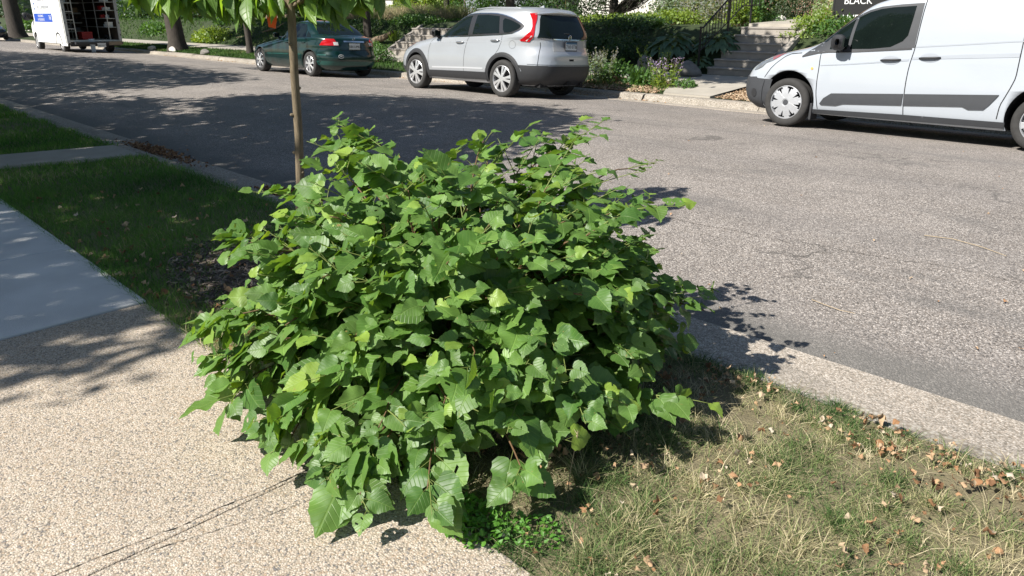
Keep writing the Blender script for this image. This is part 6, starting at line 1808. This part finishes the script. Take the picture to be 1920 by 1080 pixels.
far_tree("thick dark leaning trunk between the box truck and the teal sedan", -2.5985 * 12.95, 12.95, -.08, .33, (0, -1.2, 6.6), (5.5, 2.8, 2.0), 600, .28, 4.0, lean=(-.35, 0))
far_tree("thin dark trunk just left of the teal sedan's bonnet", -2.0839 * 13.5, 13.5, -.06, .11, (-.5, -.6, 4.9), (3.2, 1.6, 1.2), 320, .22, 3.4, lean=(-.12, 0))
far_tree("dark straight trunk rising behind the teal sedan's boot", -1.4947 * 16.3, 16.3, .35, .14, (1.0, -2.2, 5.2), (2.6, 1.4, 1.6), 200, .20, 3.8)
far_tree("thin two-toned trunk behind the bright shrub left of the SUV", -1.2127 * 20.5, 20.5, 1.05, .12, (0, 1.5, 4.6), (2.2, 1.4, 1.4), 150, .2, 3.0)
# added boulevard tree: crown shaped to shade the garden bank, lower steps and sedan
ground_shadow_tree("street_tree", "added street tree on the far verge, crown shaped to shade the garden and sedan", (-13.85, 13.4, -.08), .12,
    np.concatenate([crown_from_shade([[(-15.5, 15.0), (-9.55, 14.4), (-8.0, 14.2), (-7.9, 16.8), (-8.8, 17.2), (-9.7, 17.8), (-13.5, 18.2), (-16.5, 18.4)]], [[(-9.3, 15.6), (-9.1, 15.9), (-8.9, 15.8)], [(-12.5, 16.4), (-11.9, 16.8), (-11.8, 16.5)]], 46, 5.0, 6.6),
                    crown_from_shade([[(-22.5, 10.6), (-18.3, 10.7), (-18.0, 12.3), (-22.5, 12.4)]], [], 12, 5.0, 6.5),
                    crown_from_shade([[(-24.5, 15.6), (-18.5, 15.0), (-18.2, 18.0), (-24.5, 18.2)]], [], 9, 5.5, 7.4)]), .22, MCANOPY, 4.2, per=8, spread=.26)
ground_shadow_tree("street_tree", "street tree on the far verge beyond the white van, right of the picture", (-1.5, 13.6, -.08), .17, crown_ball((-2.5, 14.6, 6.6), (3.2, 1.6, 1.6), 200), .22, MCANOPY, 4.0, per=8)

# houses
def house(name, label, x0, x1, y0, y1, z0, h, wall_m, wins, roof_h=2.2, door=None, trim=MTRUCKW):
    e = empty(name, (x0, y0, z0), label, "house")
    W_, D_ = x1 - x0, y1 - y0
    q = MB(); q.box(0, W_, 0, D_, -.6, h); q.build("wall", wall_m, e)
    q = MB(); q.prism([(-.5, h), (D_ + .5, h), (D_ / 2, h + roof_h)], -.5, W_ + .5, axis='x'); q.build("roof", MROOF, e)
    for (wx, wz, ww, wh, arch) in wins:
        if arch:
            pts = [(wx - ww / 2, wz), (wx + ww / 2, wz), (wx + ww / 2, wz + wh * .7)] + [(wx + ww / 2 * math.cos(a), wz + wh * .7 + wh * .3 * math.sin(a)) for a in np.linspace(.3, math.pi - .3, 8)] + [(wx - ww / 2, wz + wh * .7)]
        else: pts = [(wx - ww / 2, wz), (wx + ww / 2, wz), (wx + ww / 2, wz + wh), (wx - ww / 2, wz + wh)]
        q = MB(); cxm = wx; czm = wz + wh / 2
        big_ = [(cxm + (p[0] - cxm) * (1 + .16 / ww), czm + (p[1] - czm) * (1 + .16 / wh)) for p in pts]
        q.prism(big_, -.05, .02); f_ = q.build("window", trim, e)
        q = MB(); q.prism(pts, -.065, .0); q.build("pane", MGLASS, f_)
        if not arch:
            q = MB(); q.box(wx - .02, wx + .02, -.08, -.066, wz, wz + wh); q.box(wx - ww / 2, wx + ww / 2, -.08, -.0665, wz + wh / 2 - .02, wz + wh / 2 + .02); q.build("glazing_bar", trim, f_)
    return e
h1 = house("brick_house", "red brick house behind the bank between the sedan and the bright shrub", -43.79, -34.76, 25, 33, 1.1, 5.5, MBRICKR, [(3.0, 1.6, 1.1, 1.4, 0), (6.3, 1.6, 1.1, 1.4, 0)])
q = MB(); q.box(0, .10, -.14, -.04, 0, 5.4); q.build("downspout", MTRUCKW, h1, loc=(-34.76 - -43.79 - .25, 0, 0))
q = MB(); q.box(0, 1.0, -.8, -.05, -.2, .75); q.box(-.05, 1.05, -.85, -.02, .75, .82); q.build("stoop", MSTUCCO, h1, loc=(-34.57 - -43.79 - .1, 0, 0))
house("white_house", "white stucco house seen through the evergreen's bare limbs", -21.33, -16.47, 24.5, 33, 1.1, 5.5, MSTUCCO, [(1.2, 1.5, 1.2, 1.4, 0), (4.2, 2.0, 1.0, 1.4, 0)])
house("stone_house", "tan and pink stone house behind the conifer mound and the van's bonnet", -13.45, -13.45+10, 25, 34, 1.1, 5.5, MBRICKT, [(4.5, 1.4, 1.4, 1.4, 0), (8.0, 1.4, 1.4, 1.4, 0)])
house("grey_house", "grey sided house hidden behind the shrubs over the SUV's roof", -30.20, -24.04, 26, 34, 1.1, 5.2, mat("grey_siding", (.25, .27, .30), .8, noise=.1), [(2.0, 1.5, 1.2, 1.4, 0)])
wh = house("stucco_house", "white stucco house with a wide arched dark window, far left", -5.3221 * 22, -4.0060 * 22, 22, 31, 1.1, 5.5, MSTUCCO, [(-4.3528 * 22 - -5.3221 * 22, .0, 8.5, 1.9, 1), (-4.1373 * 22 - -5.3221 * 22, .5, 1.9, 2.2, 0)])
# pale steps climbing to the stucco house
e = empty("stone_steps", (-4.5137 * 15.8, 15.8, 0.0), "row of pale stone steps on the bank below the arched window, far left", "steps")
for i in range(6):
    q = MB(); q.box(i * 1.25 * 0, 1.5, i * .42, i * .42 + .45, i * .17 - .2, i * .17 + .17); q.build("step", MSTUCCO, e)
shrub("garden_shrub", "low green shrub on the bank beside the pale stone steps, far left", "shrub", (-4.2949 * 16.5, 16.5, .3), (3.0, .8, .7), 1800, .2, MF_MID)
shrub("garden_shrub", "dark shrub left of the thick trunk at the far left edge", "shrub", (-4.8432 * 19, 19, .9), (5.0, 1.2, 2.2), 3000, .25, MF_DARK)
q = MB(); q.box(-.62, .62, -.012, .012, .0, .98); q.box(-.66, -.62, -.02, .02, -.55, 1.02); q.box(.62, .66, -.02, .02, -.55, 1.02); q.box(-.66, .66, -.02, .02, .98, 1.02)
sg = q.build("yard_sign", mat("sign_black", (.012, .012, .013), .6, noise=.1), loc=(-7.14, 17.6, .70))
tag(sg, "black yard sign with white capital letters right of the variegated shrub", "sign")
for i, tx in enumerate(("BLACK", "LIVES", "MATTER")):
    vtext("sign_letters", tx, .20, MTEXTW, sg, (-.42, -.016, .82 - i * .36), R90, align='LEFT')
# tree line beyond the houses
n = 46000
X = np.concatenate([rng.uniform(-150, 12, n)]); Y = rng.uniform(34, 40, n); Z = 1.0 + rng.exponential(2.6, n).clip(0, 10) * (1 + .3 * vnoise(X, Y, .15, 61))
o = leaves_obj("tree_line", [rhomb(.7)], np.column_stack([X, Y, Z]), frames(rand_unit(n), rng.normal(0, .5, (n, 3)) + [0, -.6, .5]), rng.uniform(.4, .8, n), MF_DARK, smooth=False)
tag(o, "dark mass of trees and hedges beyond the houses", "trees", kind="stuff")
n = 16000
X = rng.uniform(-175, -90, n); Y = rng.uniform(-6, 34, n); Z = -.2 + rng.exponential(2.6, n).clip(0, 9)
X = X * 1.0
k = X < -130; X, Y, Z = X[k], Y[k], Z[k]; n = len(X)
o = leaves_obj("tree_line", [rhomb(.7)], np.column_stack([X, Y, Z]), frames(rand_unit(n), rng.normal(0, .5, (n, 3)) + [.6, 0, .5]), rng.uniform(.5, 1.1, n), MF_DARK, smooth=False)
tag(o, "dark trees closing the far end of the street", "trees", kind="stuff")
